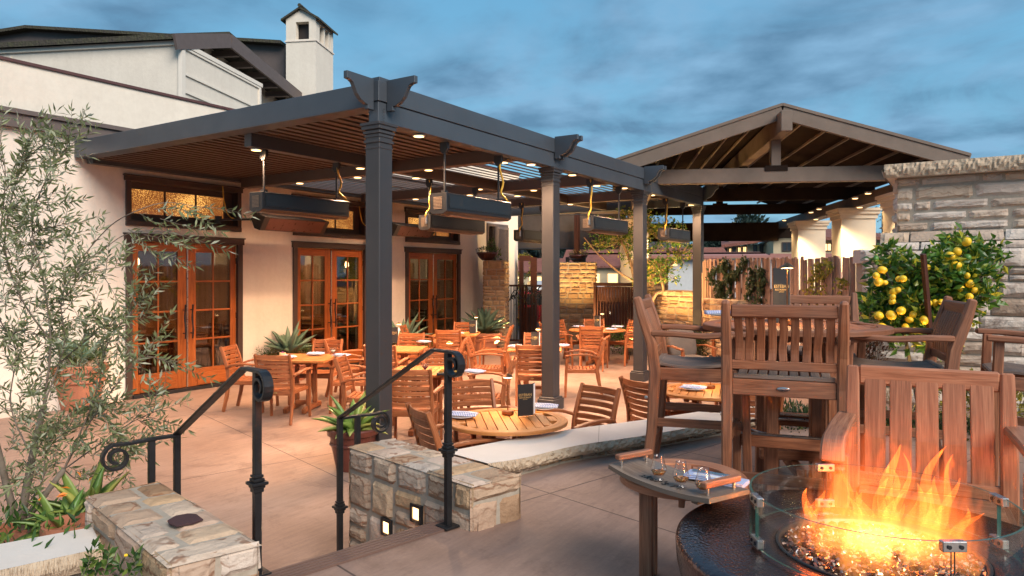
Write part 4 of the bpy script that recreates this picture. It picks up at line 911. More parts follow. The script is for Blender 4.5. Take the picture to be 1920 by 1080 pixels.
lb=un(482,1093,ZT); lb=at(482,700,(H-1.47)*F/(697-516)); rail((lb.x,lb.y,ZT),-ed,1.03,1.475,'left black wrought iron handrail with scroll ends beside the left cheek wall',1.0)
# ================= furniture =================
def arcp(p0,p1,out,n=5,up=V((0,0,0))):
    p0=V(p0);p1=V(p1);out=V(out); return [p0.lerp(p1,k/(n-1))+out*(4*(k/(n-1))*(1-k/(n-1))) for k in range(n)]
def make_chair(label,loc,rz):
    t=thing('dining_chair',label,'chair',loc,rz,'slatted teak armchairs around the patio tables')
    for s in(-1,1):
        MB().sweep([(-.315,s*.225,0),(-.265,s*.225,.22),(-.235,s*.225,.42),(-.25,s*.225,.58),(-.30,s*.222,.75),(-.355,s*.22,.90)],.034,.05,up=(1,0,0),sc=[.85,1,1.1,1,.95,.85]).build('leg',m_teak,t,bevel=.006)
        MB().sweep([(.26,s*.265,0),(.245,s*.262,.42),(.225,s*.27,.625)],.036,.042,up=(1,0,0),sc=[.85,1,.9]).build('leg',m_teak,t,bevel=.005)
        MB().sweep(catmull([(-.262,s*.235,.615),(-.15,s*.29,.655),(.0,s*.315,.672),(.14,s*.305,.665),(.265,s*.272,.635)],3),.056,.026,sc=None).build('armrest',m_teak,t,bevel=.006)
    g=MB()
    for s in(-1,1): g.sweep([(-.235,s*.218,.405),(.24,s*.245,.405)],.022,.055)
    g.box((.235,0,.40),(.022,.49,.055)); g.box((-.235,0,.395),(.024,.42,.065)); g.build('seat_frame',m_teak,t,bevel=.003)
    g=MB()
    for k in range(9):
        x=-.205+.054*k; z=.437-.012*math.sin(math.pi*k/8)+(.004 if k==8 else 0); hw=.21+.022*k/8
        g.sweep(arcp((x,-hw,z),(x,hw,z),(0,0,-.008)),.043,.016)
    g.build('seat',m_teak,t,bevel=.003)
    g=MB()
    for k in range(7):
        z=.495+.0605*k; x=-.247-(.0 if z<.58 else (z-.58)*.33); g.sweep(arcp((x,-.208,z),(x,.208,z),(-.035,0,0),7),.014,.046 if k<6 else .06)
    g.build('backrest',m_teak,t,bevel=.003)
    MB().ell((-.249,0,.395),(.004,.028,.011),10,6).build('maker_plate',m_brass,t,smooth=True)
    return t
chair0=None
def chair(x,y,rz,label):
    global chair0
    if chair0 is None: chair0=make_chair(label,(x,y,.004),rz); return chair0
    return dup(chair0,(x,y,.004),rz,label)
def planktop(mb,kind,r,z,th=.028):
    if kind=='square':
        w_=.085
        for s in(-1,1): mb.box((0,s*(r-w_/2),z),(2*r,w_,th)); mb.box((s*(r-w_/2),0,z),(w_,2*r-2*w_-.004,th))
        n_=int((2*r-2*w_)/.072); pw=(2*r-2*w_)/n_
        for k in range(n_): mb.box((0,-r+w_+pw*(k+.5),z-.001),(2*r-2*w_-.006,pw-.006,th-.004))
    else:
        ri=r-.085; b=len(mb.v); n_=72; c=mb.rc()
        for seg in range(6):
            c=mb.rc()
            for k in range(12):
                a0=2*math.pi*(seg*12+k)/n_; a1=2*math.pi*(seg*12+k+1)/n_; b=len(mb.v)
                for a in(a0,a1):
                    for rr,z_ in((ri,z+th/2),(r-.006,z+th/2),(r,z+th/2-.006),(r,z-th/2),(ri,z-th/2)): mb.v.append(V((math.cos(a)*rr,math.sin(a)*rr,z_)))
                for q in range(5): mb.face((b+q,b+(q+1)%5,b+5+(q+1)%5,b+5+q),[(a0*r,q*.03),(a0*r,q*.03+.07),(a1*r,q*.03+.07),(a1*r,q*.03)],c)
        n_=int(2*ri/.07); pw=2*ri/n_
        for k in range(n_):
            y=-ri+pw*(k+.5); e=math.sqrt(max(ri*ri-(abs(y)+pw*.35)**2,.002)); mb.box((0,y,z-.002),(2*e-.004,pw-.006,th-.004))
def table(kind,x,y,rz,r,label):
    t=thing('dining_table',label,'table',(x,y,.004),rz,'teak patio tables')
    g=MB(); planktop(g,kind,r,.726); g.build('tabletop',m_teakt,t,bevel=.002)
    g=MB(); q=r*.62
    for s in(-1,1): g.box((0,s*.2,.685),(2*q,.05,.05)); g.box((s*.2,0,.684),(.05,.34,.045))
    g.build('apron',m_teak,t,bevel=.003)
    for sx_ in(-1,1):
        for sy in(-1,1): MB().box((sx_*.13,sy*.13,.375),(.055,.055,.57)).build('leg',m_teak,t,bevel=.005)
    for s in(-1,1): MB().sweep([(-.33,s*.13,.035),(-.27,s*.13,.05),(.27,s*.13,.05),(.33,s*.13,.035)],.06,.07).build('foot',m_teak,t,bevel=.008)
    MB().box((0,0,.11),(.06,.2,.05)).build('stretcher',m_teak,t,bevel=.003)
    return t
def cc(c,ang,dist=.72): return c[0]+math.cos(ang)*dist,c[1]+math.sin(ang)*dist
def place(c,angs,dist,labels,jit=0):
    for a,l in zip(angs,labels):
        a_=R(a); x,y=cc(c,a_,dist if not isinstance(dist,dict) else dist.get(a,.72)); chair(x,y,a_+math.pi+R(random.uniform(-3,3)),l)
TA=(6.88,7.9); TB=(8.5,7.6); TC=(6.75,5.55); TD=(11.35,8.55); TE=(9.75,5.8); TF=(13.79,6.66); TG=(4.80,3.12); TH=(7.12,2.2)
table('square',*TA,R(29),.445,'square teak table with desserts, in front of the leftmost doors')
table('square',*TB,R(29),.42,'square teak table mostly hidden behind the nearest pergola post')
table('square',*TC,R(29),.42,'square teak table laden with food trays behind the right handrail')
table('square',*TD,R(29),.42,'square teak table nearest the farthest doors')
table('square',*TE,R(29),.42,'square teak table left of the second pergola post')
table('round',*TF,R(10),.60,'large round teak table near the garden gates')
table('round',*TG,R(40),.49,'round teak table with standing menu just behind the curved wall')
table('round',*TH,R(15),.50,'round teak table glimpsed between the legs of the leftmost bar stool')
place(TA,(209,119,-61,29),.73,['slatted teak armchair with its back to the steps, front of the dessert table','slatted teak armchair left of the dessert table beside the leftmost doors','slatted teak armchair right of the dessert table above the small agave pot','slatted teak armchair behind the dessert table facing the steps'])
place(TB,(209,119,-61,29),.74,['slatted teak armchair seen from behind, just right of the nearest pergola post','slatted teak armchair side-on in front of the middle doors, facing right','slatted teak armchair to the right of the table hidden by the nearest post','slatted teak armchair facing us beside the second agave planter'])
place(TC,(209,119,-61,29),.72,['slatted teak armchair with its back to the right handrail curl','slatted teak armchair half hidden by the nearest post, left of the food table','slatted teak armchair with gap-slatted seat right of the food table','slatted teak armchair behind the wine glass on the food table'])
place(TD,(209,119,-61,29),.74,['slatted teak armchair back-on with brass plate, before the farthest doors','slatted teak armchair facing right just outside the farthest doors','slatted teak armchair right of the table nearest the farthest doors','slatted teak armchair facing us next to the big agave planter'])
place(TE,(209,119,-61,29),.74,['slatted teak armchair back-on, touching the left side of the second post','slatted teak armchair facing right, left of the table by the second post','slatted teak armchair facing left, right of the second pergola post','slatted teak armchair facing us behind the table by the second post'])
place(TF,(200,130,-70,30,75,-20),.86,['slatted teak armchair at the left front of the large round table','slatted teak armchair at the left rear of the large round table by the iron gate','slatted teak armchair at the right front of the large round table, beside the third post','slatted teak armchair behind the large round table against the broad pier','slatted teak armchair at the rear left of the large round table','slatted teak armchair at the far right of the large round table by the wooden gate'])
def ch(px,py,z,ang,l): p=un(px,py,z); chair(p.x,p.y,ang,l)
# chairs round the near table
chair(4.45,3.32,R(-30),'slatted teak armchair in the foreground, back leaning beside the right cheek wall')
chair(5.52,2.90,R(163),'slatted teak armchair right of the near round table, behind the curved wall')
chair(5.3,3.75,R(-130),'slatted teak armchair behind the near round table with the menu')
chair(6.70,2.52,R(-30),'slatted teak armchair just left of the leftmost bar stool, behind the curved wall')
chair(6.55,1.72,R(35),'slatted teak armchair with only its curved arm showing above the curved wall')
chair(7.75,2.65,R(215),'slatted teak armchair behind the table seen between bar stool legs')
# ---------- bar stools and bar table ----------
def make_stool(label,loc,rz):
    t=thing('bar_stool',label,'bar stool',loc,rz,'weathered teak bar stools round the bar table')
    for s in(-1,1):
        MB().sweep([(-.335,s*.283,0),(-.285,s*.283,.4),(-.265,s*.283,.75),(-.285,s*.283,.92),(-.345,s*.283,1.10),(-.375,s*.283,1.205)],.052,.06,up=(1,0,0),sc=[.9,1,1.12,1.05,.95,.75]).build('leg',m_bar,t,bevel=.010)
        MB().sweep([(.275,s*.265,0),(.25,s*.262,.75),(.24,s*.27,.975)],.05,.05,up=(1,0,0),sc=[.9,1,.95]).build('leg',m_bar,t,bevel=.006)
        MB().sweep(catmull([(-.285,s*.283,.985),(-.14,s*.30,.985),(.02,s*.305,.975),(.16,s*.30,.985),(.30,s*.285,.99)],3),.058,.034).build('armrest',m_bar,t,bevel=.008)
        MB().sweep([(-.275,s*.278,.45),(.262,s*.264,.45)],.022,.05).build('stretcher',m_bar,t,bevel=.003)
        MB().ell((-.315,s*.311,.60),(.011,.004,.011),8,5).build('bolt',m_steel,t)
    MB().box((-.30,0,.27),(.026,.52,.055)).build('stretcher',m_bar,t,bevel=.003)
    fb=MB().box((.262,0,.345),(.03,.49,.07)).build('footrest',m_bar,t,bevel=.003)
    MB().box((.262,0,.385),(.036,.48,.008)).build('metal_strip',m_steel,fb)
    g=MB()
    for s in(-1,1): g.sweep([(-.25,s*.262,.74),(.24,s*.25,.74)],.026,.075)
    g.box((.245,0,.745),(.026,.46,.075)); g.box((-.272,0,.742),(.026,.51,.085)); g.build('seat_frame',m_bar,t,bevel=.004)
    g=MB()
    for k in range(9):
        y=-.215+.0538*k; g.sweep(catmull([(-.24,y*.98,.795),(-.10,y,.782),(.05,y,.788),(.17,y,.80),(.265,y,.785)],3),.045,.018)
    g.box((-.255,0,.798),(.04,.50,.022)); g.box((.255,0,.779),(.035,.5,.024)); g.build('seat',m_seat,t,bevel=.003)
    g=MB()
    rt=MB().box((-.357,0,1.150),(.03,.515,.068)).build('top_rail',m_bar,t,bevel=.008)
    MB().box((-.285,0,.862),(.026,.515,.048)).build('lower_rail',m_bar,t,bevel=.004)
    g=MB()
    for k in range(9):
        y=-.222+.0555*k; g.sweep(catmull([(-.285,y,.885),(-.285,y+.004*math.sin(k*2.1),.95),(-.315,y-.003,1.04),(-.348,y,1.12)],3),.041,.016,up=(1,0,0))
    g.build('backrest',m_bar,t,bevel=.003)
    p=MB().ell((-.288,0,.742),(.003,.034,.011),12,6).build('maker_plate',m_steel,t,smooth=True)
    return t
def lz(l,d): p=cw(l,d,ZT+.004); return (p.x,p.y,p.z)
s0=make_stool('bar stool with its slatted back square to us, in front of the bar table',lz(1.515,3.98),yaw(21))
dup(s0,lz(1.20,4.50),yaw(107),'leftmost bar stool, side-on and facing right, left of the bar table')
dup(s0,lz(2.27,4.30),yaw(-70),'bar stool facing left, right of the bar table before the lemon bush')
dup(s0,lz(2.15,5.05),yaw(200),'bar stool beyond the bar table, only its top rail showing')
dup(s0,lz(3.02,4.05),yaw(-62),'bar stool cut off by the right edge, near the fireplace wall')
tb=thing('bar_table','tall round teak bar table with metal foot ring','table',lz(1.80,4.55),yaw(10))
g=MB(); planktop(g,'round',.565,1.005,.034); g.build('tabletop',m_bar,tb,bevel=.002)
MB().lathe((0,0,0),[(.50,.95),(.50,.987),(.42,.987)],40).build('apron',m_bar,tb)
for a in(-1,1):
    for b in(-1,1): MB().box((a*.17,b*.17,.485),(.075,.075,.97)).build('leg',m_bar,tb,bevel=.006)
g=MB(); g.box((0,0,.12),(.42,.06,.06)); g.box((0,0,.19),(.06,.42,.06)); g.build('stretcher',m_bar,tb,bevel=.004)
MB().tube([(math.cos(2*math.pi*k/36)*.30,math.sin(2*math.pi*k/36)*.30,.36) for k in range(36)],.011,8,closed=True).build('foot_ring',m_steel,tb,smooth=True)
# ---------- tabletop things ----------
m_stripe,n_,b_=newmat('striped_napkin'); wv=nd(n_,'ShaderNodeTexWave',inp={'Scale':22,'Distortion':.6}); n_.links.new(tco(n_,'UV'),wv.inputs['Vector']); n_.links.new(ramp(n_,wv.outputs['Fac'],[(.35,(.62,.62,.66)),(.6,(.16,.20,.42))]),b_.inputs['Base Color']); b_.inputs['Roughness'].default_value=.9
def setting(x,y,z,rz,label,group='plates with folded striped napkins',r=.105):
    t=thing('plate_setting',label,'plate',(x,y,z),rz,group)
    MB().lathe((0,0,0),[(.001,.004),(r*.6,.004),(r*.66,.006),(r,.016),(r,.019),(r*.64,.010),(.001,.009)],28).build('plate',m_plate,t,smooth=True)
    g=MB()
    for k in range(3): g.sweep([(-.13+.01*k,-.03+.028*k,.022+.008*k),(-.05,-.032+.028*k,.03+.005*k),(.05,-.026+.028*k,.025+.007*k),(.125,-.02+.026*k,.024+.003*k)],.055,.009)
    g.build('napkin',m_stripe,t,bevel=.002)
def menu(x,y,z,rz,label,h=.30):
    t=thing('menu_holder',label,'menu',(x,y,z),rz,'standing black leather menus')
    w_=.135
    g=MB(); g.ext([(0,0,0),(w_*.97,.03,0),(w_*.965,.036,0),(0,.006,0)],(0,0,h)); g.ext([(w_*.97,.034,0),(w_*1.25,.105,0),(w_*1.235,.109,0),(w_*.955,.038,0)],(0,0,h)); g.build('cover',m_menu,t)
    g=MB(); [g.ext([(w_*1.0+.004*k,.045+.006*k,.004),(w_*1.22+.003*k,.098+.004*k,.004),(w_*1.22+.003*k,.0985+.004*k,.004),(w_*1.0+.004*k,.0455+.006*k,.004)],(0,0,h-.012)) for k in(0,1,2)]; g.build('pages',m_page,t)
    M0=Matrix.Translation((w_*.48,.0135,h*.66))@Matrix.Rotation(math.atan2(.03,w_*.97),4,'Z')@Matrix.Rotation(R(90),4,'X')
    text_mesh('ESTÉBAN',.030,m_gold,M0,t,ext=.0005); text_mesh('RESTAURANT',.0175,m_gold,M0@Matrix.Translation((0,-.022,0)),t,ext=.0005); text_mesh('MONTEREY',.008,m_gold,M0@Matrix.Translation((0,-.037,0)),t,ext=.0005)
    return t
m_glow=emit('lamp_glow',(1,.66,.3),14)
def tlamp(x,y,z,label,h=.30,e=5):
    t=thing('table_lamp',label,'table lamp',(x,y,z),0,'slim cordless bronze table lamps')
    MB().lathe((0,0,0),[(.048,0),(.05,.006),(.05,.026),(.045,.032),(.006,.034)],24).build('base',m_bronze,t,smooth=False)
    MB().tube([(0,0,.03),(0,0,h)],.0042,8).build('stem',m_bronze,t)
    MB().lathe((0,0,h),[(.048,0),(.046,.004),(.004,.034),(.001,.036)],24).build('shade',m_bronze,t); MB().lathe((0,0,h-.004),[(.038,0),(.001,.003)],16).build('lit_diffuser',m_glow,t)
    lamp('table_light','SPOT',(0,0,h-.01),e*2.2,(1,.62,.26),t,.02,.7,150)
def glassw(x,y,z,label,kind='wine'):
    t=thing('stemmed_glass',label,'glass',(x,y,z),0,'stemmed glasses on the food tables')
    MB().lathe((0,0,0),[(.033,0),(.03,.003),(.004,.007),(.0035,.08),(.012,.092),(.045,.135),(.048,.165)],20).build('bowl',m_gguard,t,smooth=True)
    MB().lathe((0,0,0),[(.001,.088),(.012,.094),(.036,.128),(.001,.128)],16).build('drink',plain('red_wine',(.10,.008,.01),None,.1) if kind=='wine' else plain('pale_drink',(.7,.6,.5),None,.2),t,smooth=True)
ZTb=.745
def onT(px,py,z=ZTb): return un(px,py,z)
for i,(px,py,l) in enumerate(((592,666,'plate with folded napkin at the rear of the dessert table'),(640,669,'plate with striped napkin at the right corner of the dessert table'),(540,672,'plate on the dessert table behind the front chair'),(795,643,'plate with napkin on the table hidden by the nearest post'),(866,783,'plate with folded striped napkin on the left of the near round table'),(1019,767,'plate with striped napkin beside the menu on the near round table'),(858,627,'plate on the table by the farthest doors'),(968,652,'plate with napkin left of the menu by the second post'),(1053,650,'plate with napkin right of the second post'),(1085,614,'plate with napkin at the left of the large round table'),(1106,618,'plate at the front of the large round table'),(1158,614,'plate at the rear right of the large round table'),(1146,619,'plate at the front right of the large round table'),(1300,731,'plate with striped napkin seen between the bar stool legs'),(890,700,'plate with napkin at the right of the food table'))):
    p=onT(px,py); setting(p.x,p.y,ZTb,R(random.uniform(-40,20))+R(-60),l)
for l,(px,py) in (('plate with rolled napkin at the left of the bar table',(1350,593)),('plate with blue striped napkin behind the backrest slats',(1455,596))):
    p=un(px,py,ZT+1.027); setting(p.x,p.y,ZT+1.027,yaw(80),l)
for px,py,l in ((983,780,'open black menu standing on the near round table'),(737,642,'black menu standing on the table behind the nearest post'),(885,625,'black menu standing on the table by the farthest doors'),(1002,653,'black menu standing left of the second pergola post'),(1119,614,'black menu standing on the large round table'),(1370,722,'black menu standing on the table behind the bar stool legs')):
    p=onT(px,py); menu(p.x-.05,p.y+.03,ZTb,yaw(78),l,.26)
p=at(1450,585,4.75); menu(p.x,p.y,ZT+1.027,yaw(84),'tall black menu standing on the bar table against the fence',.36)
for px,py,l in ((952,777,'slim bronze lamp with cone shade on the near round table'),(748,641,'slim lit lamp on the table behind the nearest post'),(893,624,'slim lit lamp on the table by the farthest doors'),(1009,655,'slim lit lamp beside the menu left of the second post'),(1129,615,'slim lit lamp on the large round table'),(843,690,'slim lit lamp on the food table'),(1332,728,'slim lit lamp on the table behind the bar stool legs')):
    p=onT(px,py); tlamp(p.x,p.y,ZTb,l,.31,6)
p=at(1476,590,4.55); tlamp(p.x,p.y,ZT+1.027,'tall lit lamp with cone shade on the bar table',.36,8)
p=onT(674,678); glassw(p.x-.0,p.y+.5,ZTb,'clear coupe glass on the dessert table','c'); p=onT(797,708); glassw(p.x,p.y,ZTb,'red wine glass on the food table')
m_food=plain('salad',(.10,.2,.02),(.45,.06,.02),.5,sc=60); m_cream=plain('cream_cake',(.75,.55,.3),(.7,.5,.25),.5)
p=onT(530,668); t=thing('dessert','small round cream cake with a purple flower on top','dessert',(p.x,p.y,ZTb)); MB().lathe((0,0,.0),[(.045,0),(.045,.05),(.001,.05)],18).build('cake',m_cream,t); MB().ell((0,0,.056),(.018,.018,.012),8,5,.2).build('flower',plain('purple_petal',(.3,.03,.25)),t)
for px,py,l in ((783,712,'black tray of salad on the food table'),(842,703,'plate of red and cream food on the food table')):
    p=onT(px,py); t=thing('food_dish',l,'food',(p.x,p.y,ZTb),R(29)); MB().box((0,0,.02),(.2,.26,.03)).build('tray',m_menu,t,bevel=.006)
    g=MB(); [g.ell((random.uniform(-.08,.08),random.uniform(-.1,.1),.045),(.02,.02,.014),7,4,.3) for _ in range(26)]; g.build('food',m_food,t)
# ---------- lounge seats beyond ----------
def lounge(x,y,rz,label):
    t=thing('cushioned_armchair',label,'armchair',(x,y,.004),rz,'cushioned lounge armchairs')
    g=MB(); [g.sweep([(-.3,s*.33,0),(-.3,s*.33,.5),(-.42,s*.33,.78)],.05,.06,up=(1,0,0)) for s in(-1,1)]; [g.box((.3,s*.33,.28),(.06,.05,.56)) for s in(-1,1)]; g.box((0,0,.24),(.62,.66,.05)); g.build('frame',m_teak,t,bevel=.005)
    for s in(-1,1): MB().sweep([(-.34,s*.34,.58),(0,s*.36,.62),(.34,s*.35,.58)],.07,.03).build('armrest',m_teak,t,bevel=.008)
    for nm,c,s_,r_ in(('seat_cushion',(0,0,.34),(.33,.3,.10),0),('back_cushion',(-.27,0,.64),(.10,.3,.27),-.25)):
        g=MB(); M=Matrix.Rotation(r_,3,'Y'); 
        b=len(g.v); n1=20; n2=10
        for i in range(n2+1):
            th=math.pi*i/n2
            for k in range(n1):
                a=2*math.pi*k/n1; f=lambda v,e:math.copysign(abs(v)**e,v); q=V((s_[0]*f(math.sin(th),.4)*f(math.cos(a),.4),s_[1]*f(math.sin(th),.4)*f(math.sin(a),.4),s_[2]*f(math.cos(th),.5))); g.v.append(V(c)+M@q)
        for i in range(n2):
            for k in range(n1): g.face((b+i*n1+k,b+(i+1)*n1+k,b+(i+1)*n1+(k+1)%n1,b+i*n1+(k+1)%n1),None,(.5,.5,.5,1))
        g.build(nm,m_cush,t,smooth=True)
p=un(1285,715,0); lounge(p.x+.2,p.y,yaw(160),'lounge armchair with grey cushion seen over the leftmost bar stool seat'); p=un(1355,700,0); lounge(p.x+.6,p.y-.1,yaw(230),'lounge armchair with upright grey cushion behind the front bar stool')
p=un(1640,735,0); lounge(p.x,p.y,yaw(170),'lounge armchair with cushion behind the right side of the bar table')
# ---------- deep chair by the fire ----------
fl=thing('fireside_chair','broad-slatted teak armchair facing us just behind the flames','armchair',lz(1.64,2.80),yaw(180+28.5))
for s in(-1,1):
    MB().sweep([(-.30,s*.29,0),(-.27,s*.29,.4),(-.29,s*.29,.6),(-.36,s*.29,.925)],.06,.055,up=(1,0,0),sc=[.9,1.05,1.05,.85]).build('leg',m_lng,fl,bevel=.008)
    MB().box((.27,s*.30,.33),(.055,.06,.66)).build('leg',m_lng,fl,bevel=.006)
    a=MB(); P=[(-.33,s*.31,.70),(-.1,s*.325,.695),(.1,s*.325,.70),(.25,s*.325,.70),(.31,s*.325,.68),(.335,s*.325,.64),(.32,s*.325,.60)]; a.sweep(catmull(P,3),.085,.036,up=(0,0,1)); a.build('armrest',m_lng,fl,bevel=.008)
MB().box((-.35,0,.888),(.034,.53,.085)).build('top_rail',m_lng,fl,bevel=.008); MB().box((-.275,0,.44),(.03,.53,.06)).build('lower_rail',m_lng,fl,bevel=.005)
g=MB(); [g.sweep([(-.275,-.20+.1*k,.45),(-.29,-.20+.1*k,.62),(-.345,-.20+.1*k,.88)],.086,.02,up=(1,0,0)) for k in range(5)]; g.build('backrest',m_lng,fl,bevel=.004)
g=MB(); [g.box((-.22+.085*k,0,.40),(.075,.52,.022)) for k in range(6)]; g.build('seat',m_lng,fl,bevel=.004)
g=MB(); g.box((.26,0,.36),(.03,.54,.07)); [g.box((0,s*.275,.36),(.5,.028,.07)) for s in(-1,1)]; g.build('seat_frame',m_lng,fl,bevel=.004)
# ---------- side table, tray, glasses ----------
q=lz(.725,3.03); st=thing('side_table','small round teak side table beside the fire bowl','table',q,yaw(15))
g=MB(); planktop(g,'round',.265,.475,.032); g.build('tabletop',m_lng,st,bevel=.002)
for k in range(4):
    a=R(45+90*k); MB().box((math.cos(a)*.20,math.sin(a)*.20,.23),(.055,.055,.46)).build('leg',m_lng,st,bevel=.005)
g=MB(); g.box((0,0,.425),(.34,.025,.05)); g.box((0,0,.424),(.025,.34,.05)); g.build('apron',m_lng,st,bevel=.003)
tdir=math.atan2(*(lambda v:(v.y,v.x))(cw(.537,-.843))); q=lz(.645,2.83)
ty=thing('serving_tray','grey-brown wooden whisky tray with two bar handles on the side table','tray',(q[0],q[1],ZT+.497),tdir)
m_tray=wood('barrel_stave',(.10,.065,.045),(.19,.13,.09),(.28,.2,.145),.5,grey=(.2,.17,.14),greyamt=.4)
g=MB(); n_=13; b=0
out=[(-.275,-.085),(-.20,-.105),(0,-.108),(.20,-.105),(.275,-.085),(.275,.085),(.20,.105),(0,.108),(-.20,.105),(-.275,.085)]
for k in range(12):
    x0=-.275+.55*k/12; x1=x0+.55/12; z0=.012+.016*(x0/.275)**2; z1=.012+.016*(x1/.275)**2; w0=.122-.014*(abs(x0)/.275)**3; w1=.122-.014*(abs(x1)/.275)**3
    b=len(g.v); g.v+=[V(p) for p in((x0,-w0,z0),(x1,-w1,z1),(x1,w1,z1),(x0,w0,z0),(x0,-w0,z0+.018),(x1,-w1,z1+.018),(x1,w1,z1+.018),(x0,w0,z0+.018))]; c=(.5,.5,.5,1)
    uvq=lambda:[(x0,0),(x1,0),(x1,.2),(x0,.2)]
    g.face((b+3,b+2,b+1,b),uvq(),c); g.face((b+4,b+5,b+6,b+7),uvq(),c); g.face((b,b+1,b+5,b+4),uvq(),c); g.face((b+2,b+3,b+7,b+6),uvq(),c)
    if k==0: g.face((b,b+4,b+7,b+3),uvq(),c)
    if k==11: g.face((b+1,b+2,b+6,b+5),uvq(),c)
g.build('board',m_tray,ty); [MB().box((x,0,.004),(.03,.16,.012)).build('foot',m_tray,ty) for x in(-.18,.18)]
for s in(-1,1):
    h_=MB().sweep([(s*.235,-.095,.082),(s*.235,.095,.082)],.032,.022).build('handle',m_lng,ty,bevel=.004)
    for y in(-.07,.07): MB().tube([(s*.235,y,.03),(s*.235,y,.072)],.006,8).build('pin',m_steel,h_)
text_mesh("Maker's Mark",.062,m_ink,Matrix.Translation((.01,-.068,.0325))@Matrix.Rotation(0,4,'Z'),ty,ext=.0004,sp=1.05)
m_whis,n_,b_=newmat('whisky'); b_.inputs['Base Color'].default_value=(.75,.25,.03,1); b_.inputs['Roughness'].default_value=.05; b_.inputs['Transmission Weight'].default_value=.85
m_gl=glass('tasting_glass',(.97,.97,.97),0,1.45)
for l,lx,d,lab in((.581,2.826,0,'left tulip glass of whisky on the tray, nearest the far handle'),(.647,2.73,0,'middle tulip glass of whisky on the tray'),(.708,2.637,0,'right tulip glass of whisky on the tray, nearest the near handle')):
    q=lz(l,lx); t=thing('whisky_glass',lab,'whisky glass',(q[0],q[1],ZT+.527),0,'tulip glasses of whisky')
    MB().lathe((0,0,0),[(.001,0),(.022,0),(.022,.006),(.011,.012),(.010,.016),(.022,.022),(.031,.040),(.031,.052),(.024,.075),(.0195,.098),(.0195,.102),(.0185,.102),(.023,.075),(.0298,.052),(.0298,.040),(.02,.024),(.001,.021)],28).build('glass',m_gl,t,smooth=True)
    MB().lathe((0,0,0),[(.001,.0215),(.02,.0245),(.0290,.038),(.001,.038)],24).build('whisky',m_whis,t,smooth=True)
q=lz(.80,2.80); m_blue=plain('pale_blue_napkin',(.40,.45,.62),(.34,.39,.56),.9,sc=12,bst=.3,bsc=250,bd=.001)
t=thing('folded_napkin','folded pale blue striped napkin with cutlery beside the glasses','napkin',(q[0],q[1],ZT+.535),tdir+.35)
g=MB(); [g.sweep(catmull([(-.12,0,.006*k),(-.04,.004,.006*k+.004),(.05,0,.006*k),(.12,.003,.006*k-.002)],3),.10-.008*k,.006) for k in range(3)]; g.build('cloth',m_blue,t,bevel=.002)
g=MB(); [g.box((0,-.03+.012*k,.0175+.0015),(.16,.005,.002)) for k in(0,1,5)]; g.build('stripes',m_page,t); g=MB(); g.tube([(-.10,.005,.022),(.07,.012,.022)],.003,6); g.tube([(-.10,.018,.022),(.07,.024,.022)],.003,6); g.build('cutlery',m_steel,t)
# ---------- fire bowl ----------
FC=cw(1.16,2.26); FX,FY=FC.x,FC.y; ZR=.475
fp=thing('fire_bowl_table','round hammered dark copper fire table with glass guard and flames','fire pit',(FX,FY,ZT))
m_ham,n_,b_=newmat('hammered_copper'); v=tco(n_,'Object'); s_=nd(n_,'ShaderNodeSeparateXYZ'); n_.links.new(v,s_.inputs[0])
rr=mth(n_,'SQRT',mth(n_,'ADD',mth(n_,'MULTIPLY',s_.outputs[0],s_.outputs[0]),mth(n_,'MULTIPLY',s_.outputs[1],s_.outputs[1]))); an=mth(n_,'ARCTAN2',s_.outputs[1],s_.outputs[0])
cb=nd(n_,'ShaderNodeCombineXYZ'); n_.links.new(mth(n_,'MULTIPLY',rr,85),cb.inputs[0]); n_.links.new(mth(n_,'MULTIPLY',an,38),cb.inputs[1]); n_.links.new(mth(n_,'MULTIPLY',s_.outputs[2],60),cb.inputs[2])
vo=nd(n_,'ShaderNodeTexVoronoi',feature='SMOOTH_F1',inp={'Scale':1.0,'Randomness':.75,'Smoothness':.6}); n_.links.new(cb.outputs[0],vo.inputs['Vector'])
n_.links.new(ramp(n_,noise(n_,v,5,4),[(.35,(.07,.055,.06)),(.7,(.13,.09,.09))]),b_.inputs['Base Color']); b_.inputs['Metallic'].default_value=.9; b_.inputs['Roughness'].default_value=.2; bump(n_,b_,vo.outputs['Distance'],.55,.004)
MB().lathe((0,0,0),[(.45,0),(.53,.12),(.595,.28),(.622,.40),(.626,.458),(.623,.470),(.613,.477),(.54,.474),(.34,.471),(.308,.469),(.304,.40),(.001,.40)],120).build('bowl',m_ham,fp,smooth=True)
MB().lathe((0,0,0),[(.304,.470),(.298,.474),(.290,.466),(.290,.428),(.001,.428)],72,cap0=False).build('burner_pan',m_blk,fp,smooth=True)
m_chip,n_,b_=newmat('fire_glass'); a_,s_=tone(n_); n_.links.new(ramp(n_,s_.outputs[0],[(0,(.012,.006,.005)),(.4,(.05,.018,.010)),(.65,(.14,.06,.03)),(.82,(.10,.11,.15)),(.97,(.42,.30,.20))]),b_.inputs['Base Color']); b_.inputs['Roughness'].default_value=.12; b_.inputs['Metallic'].default_value=.35
g=MB(); random.seed(3)
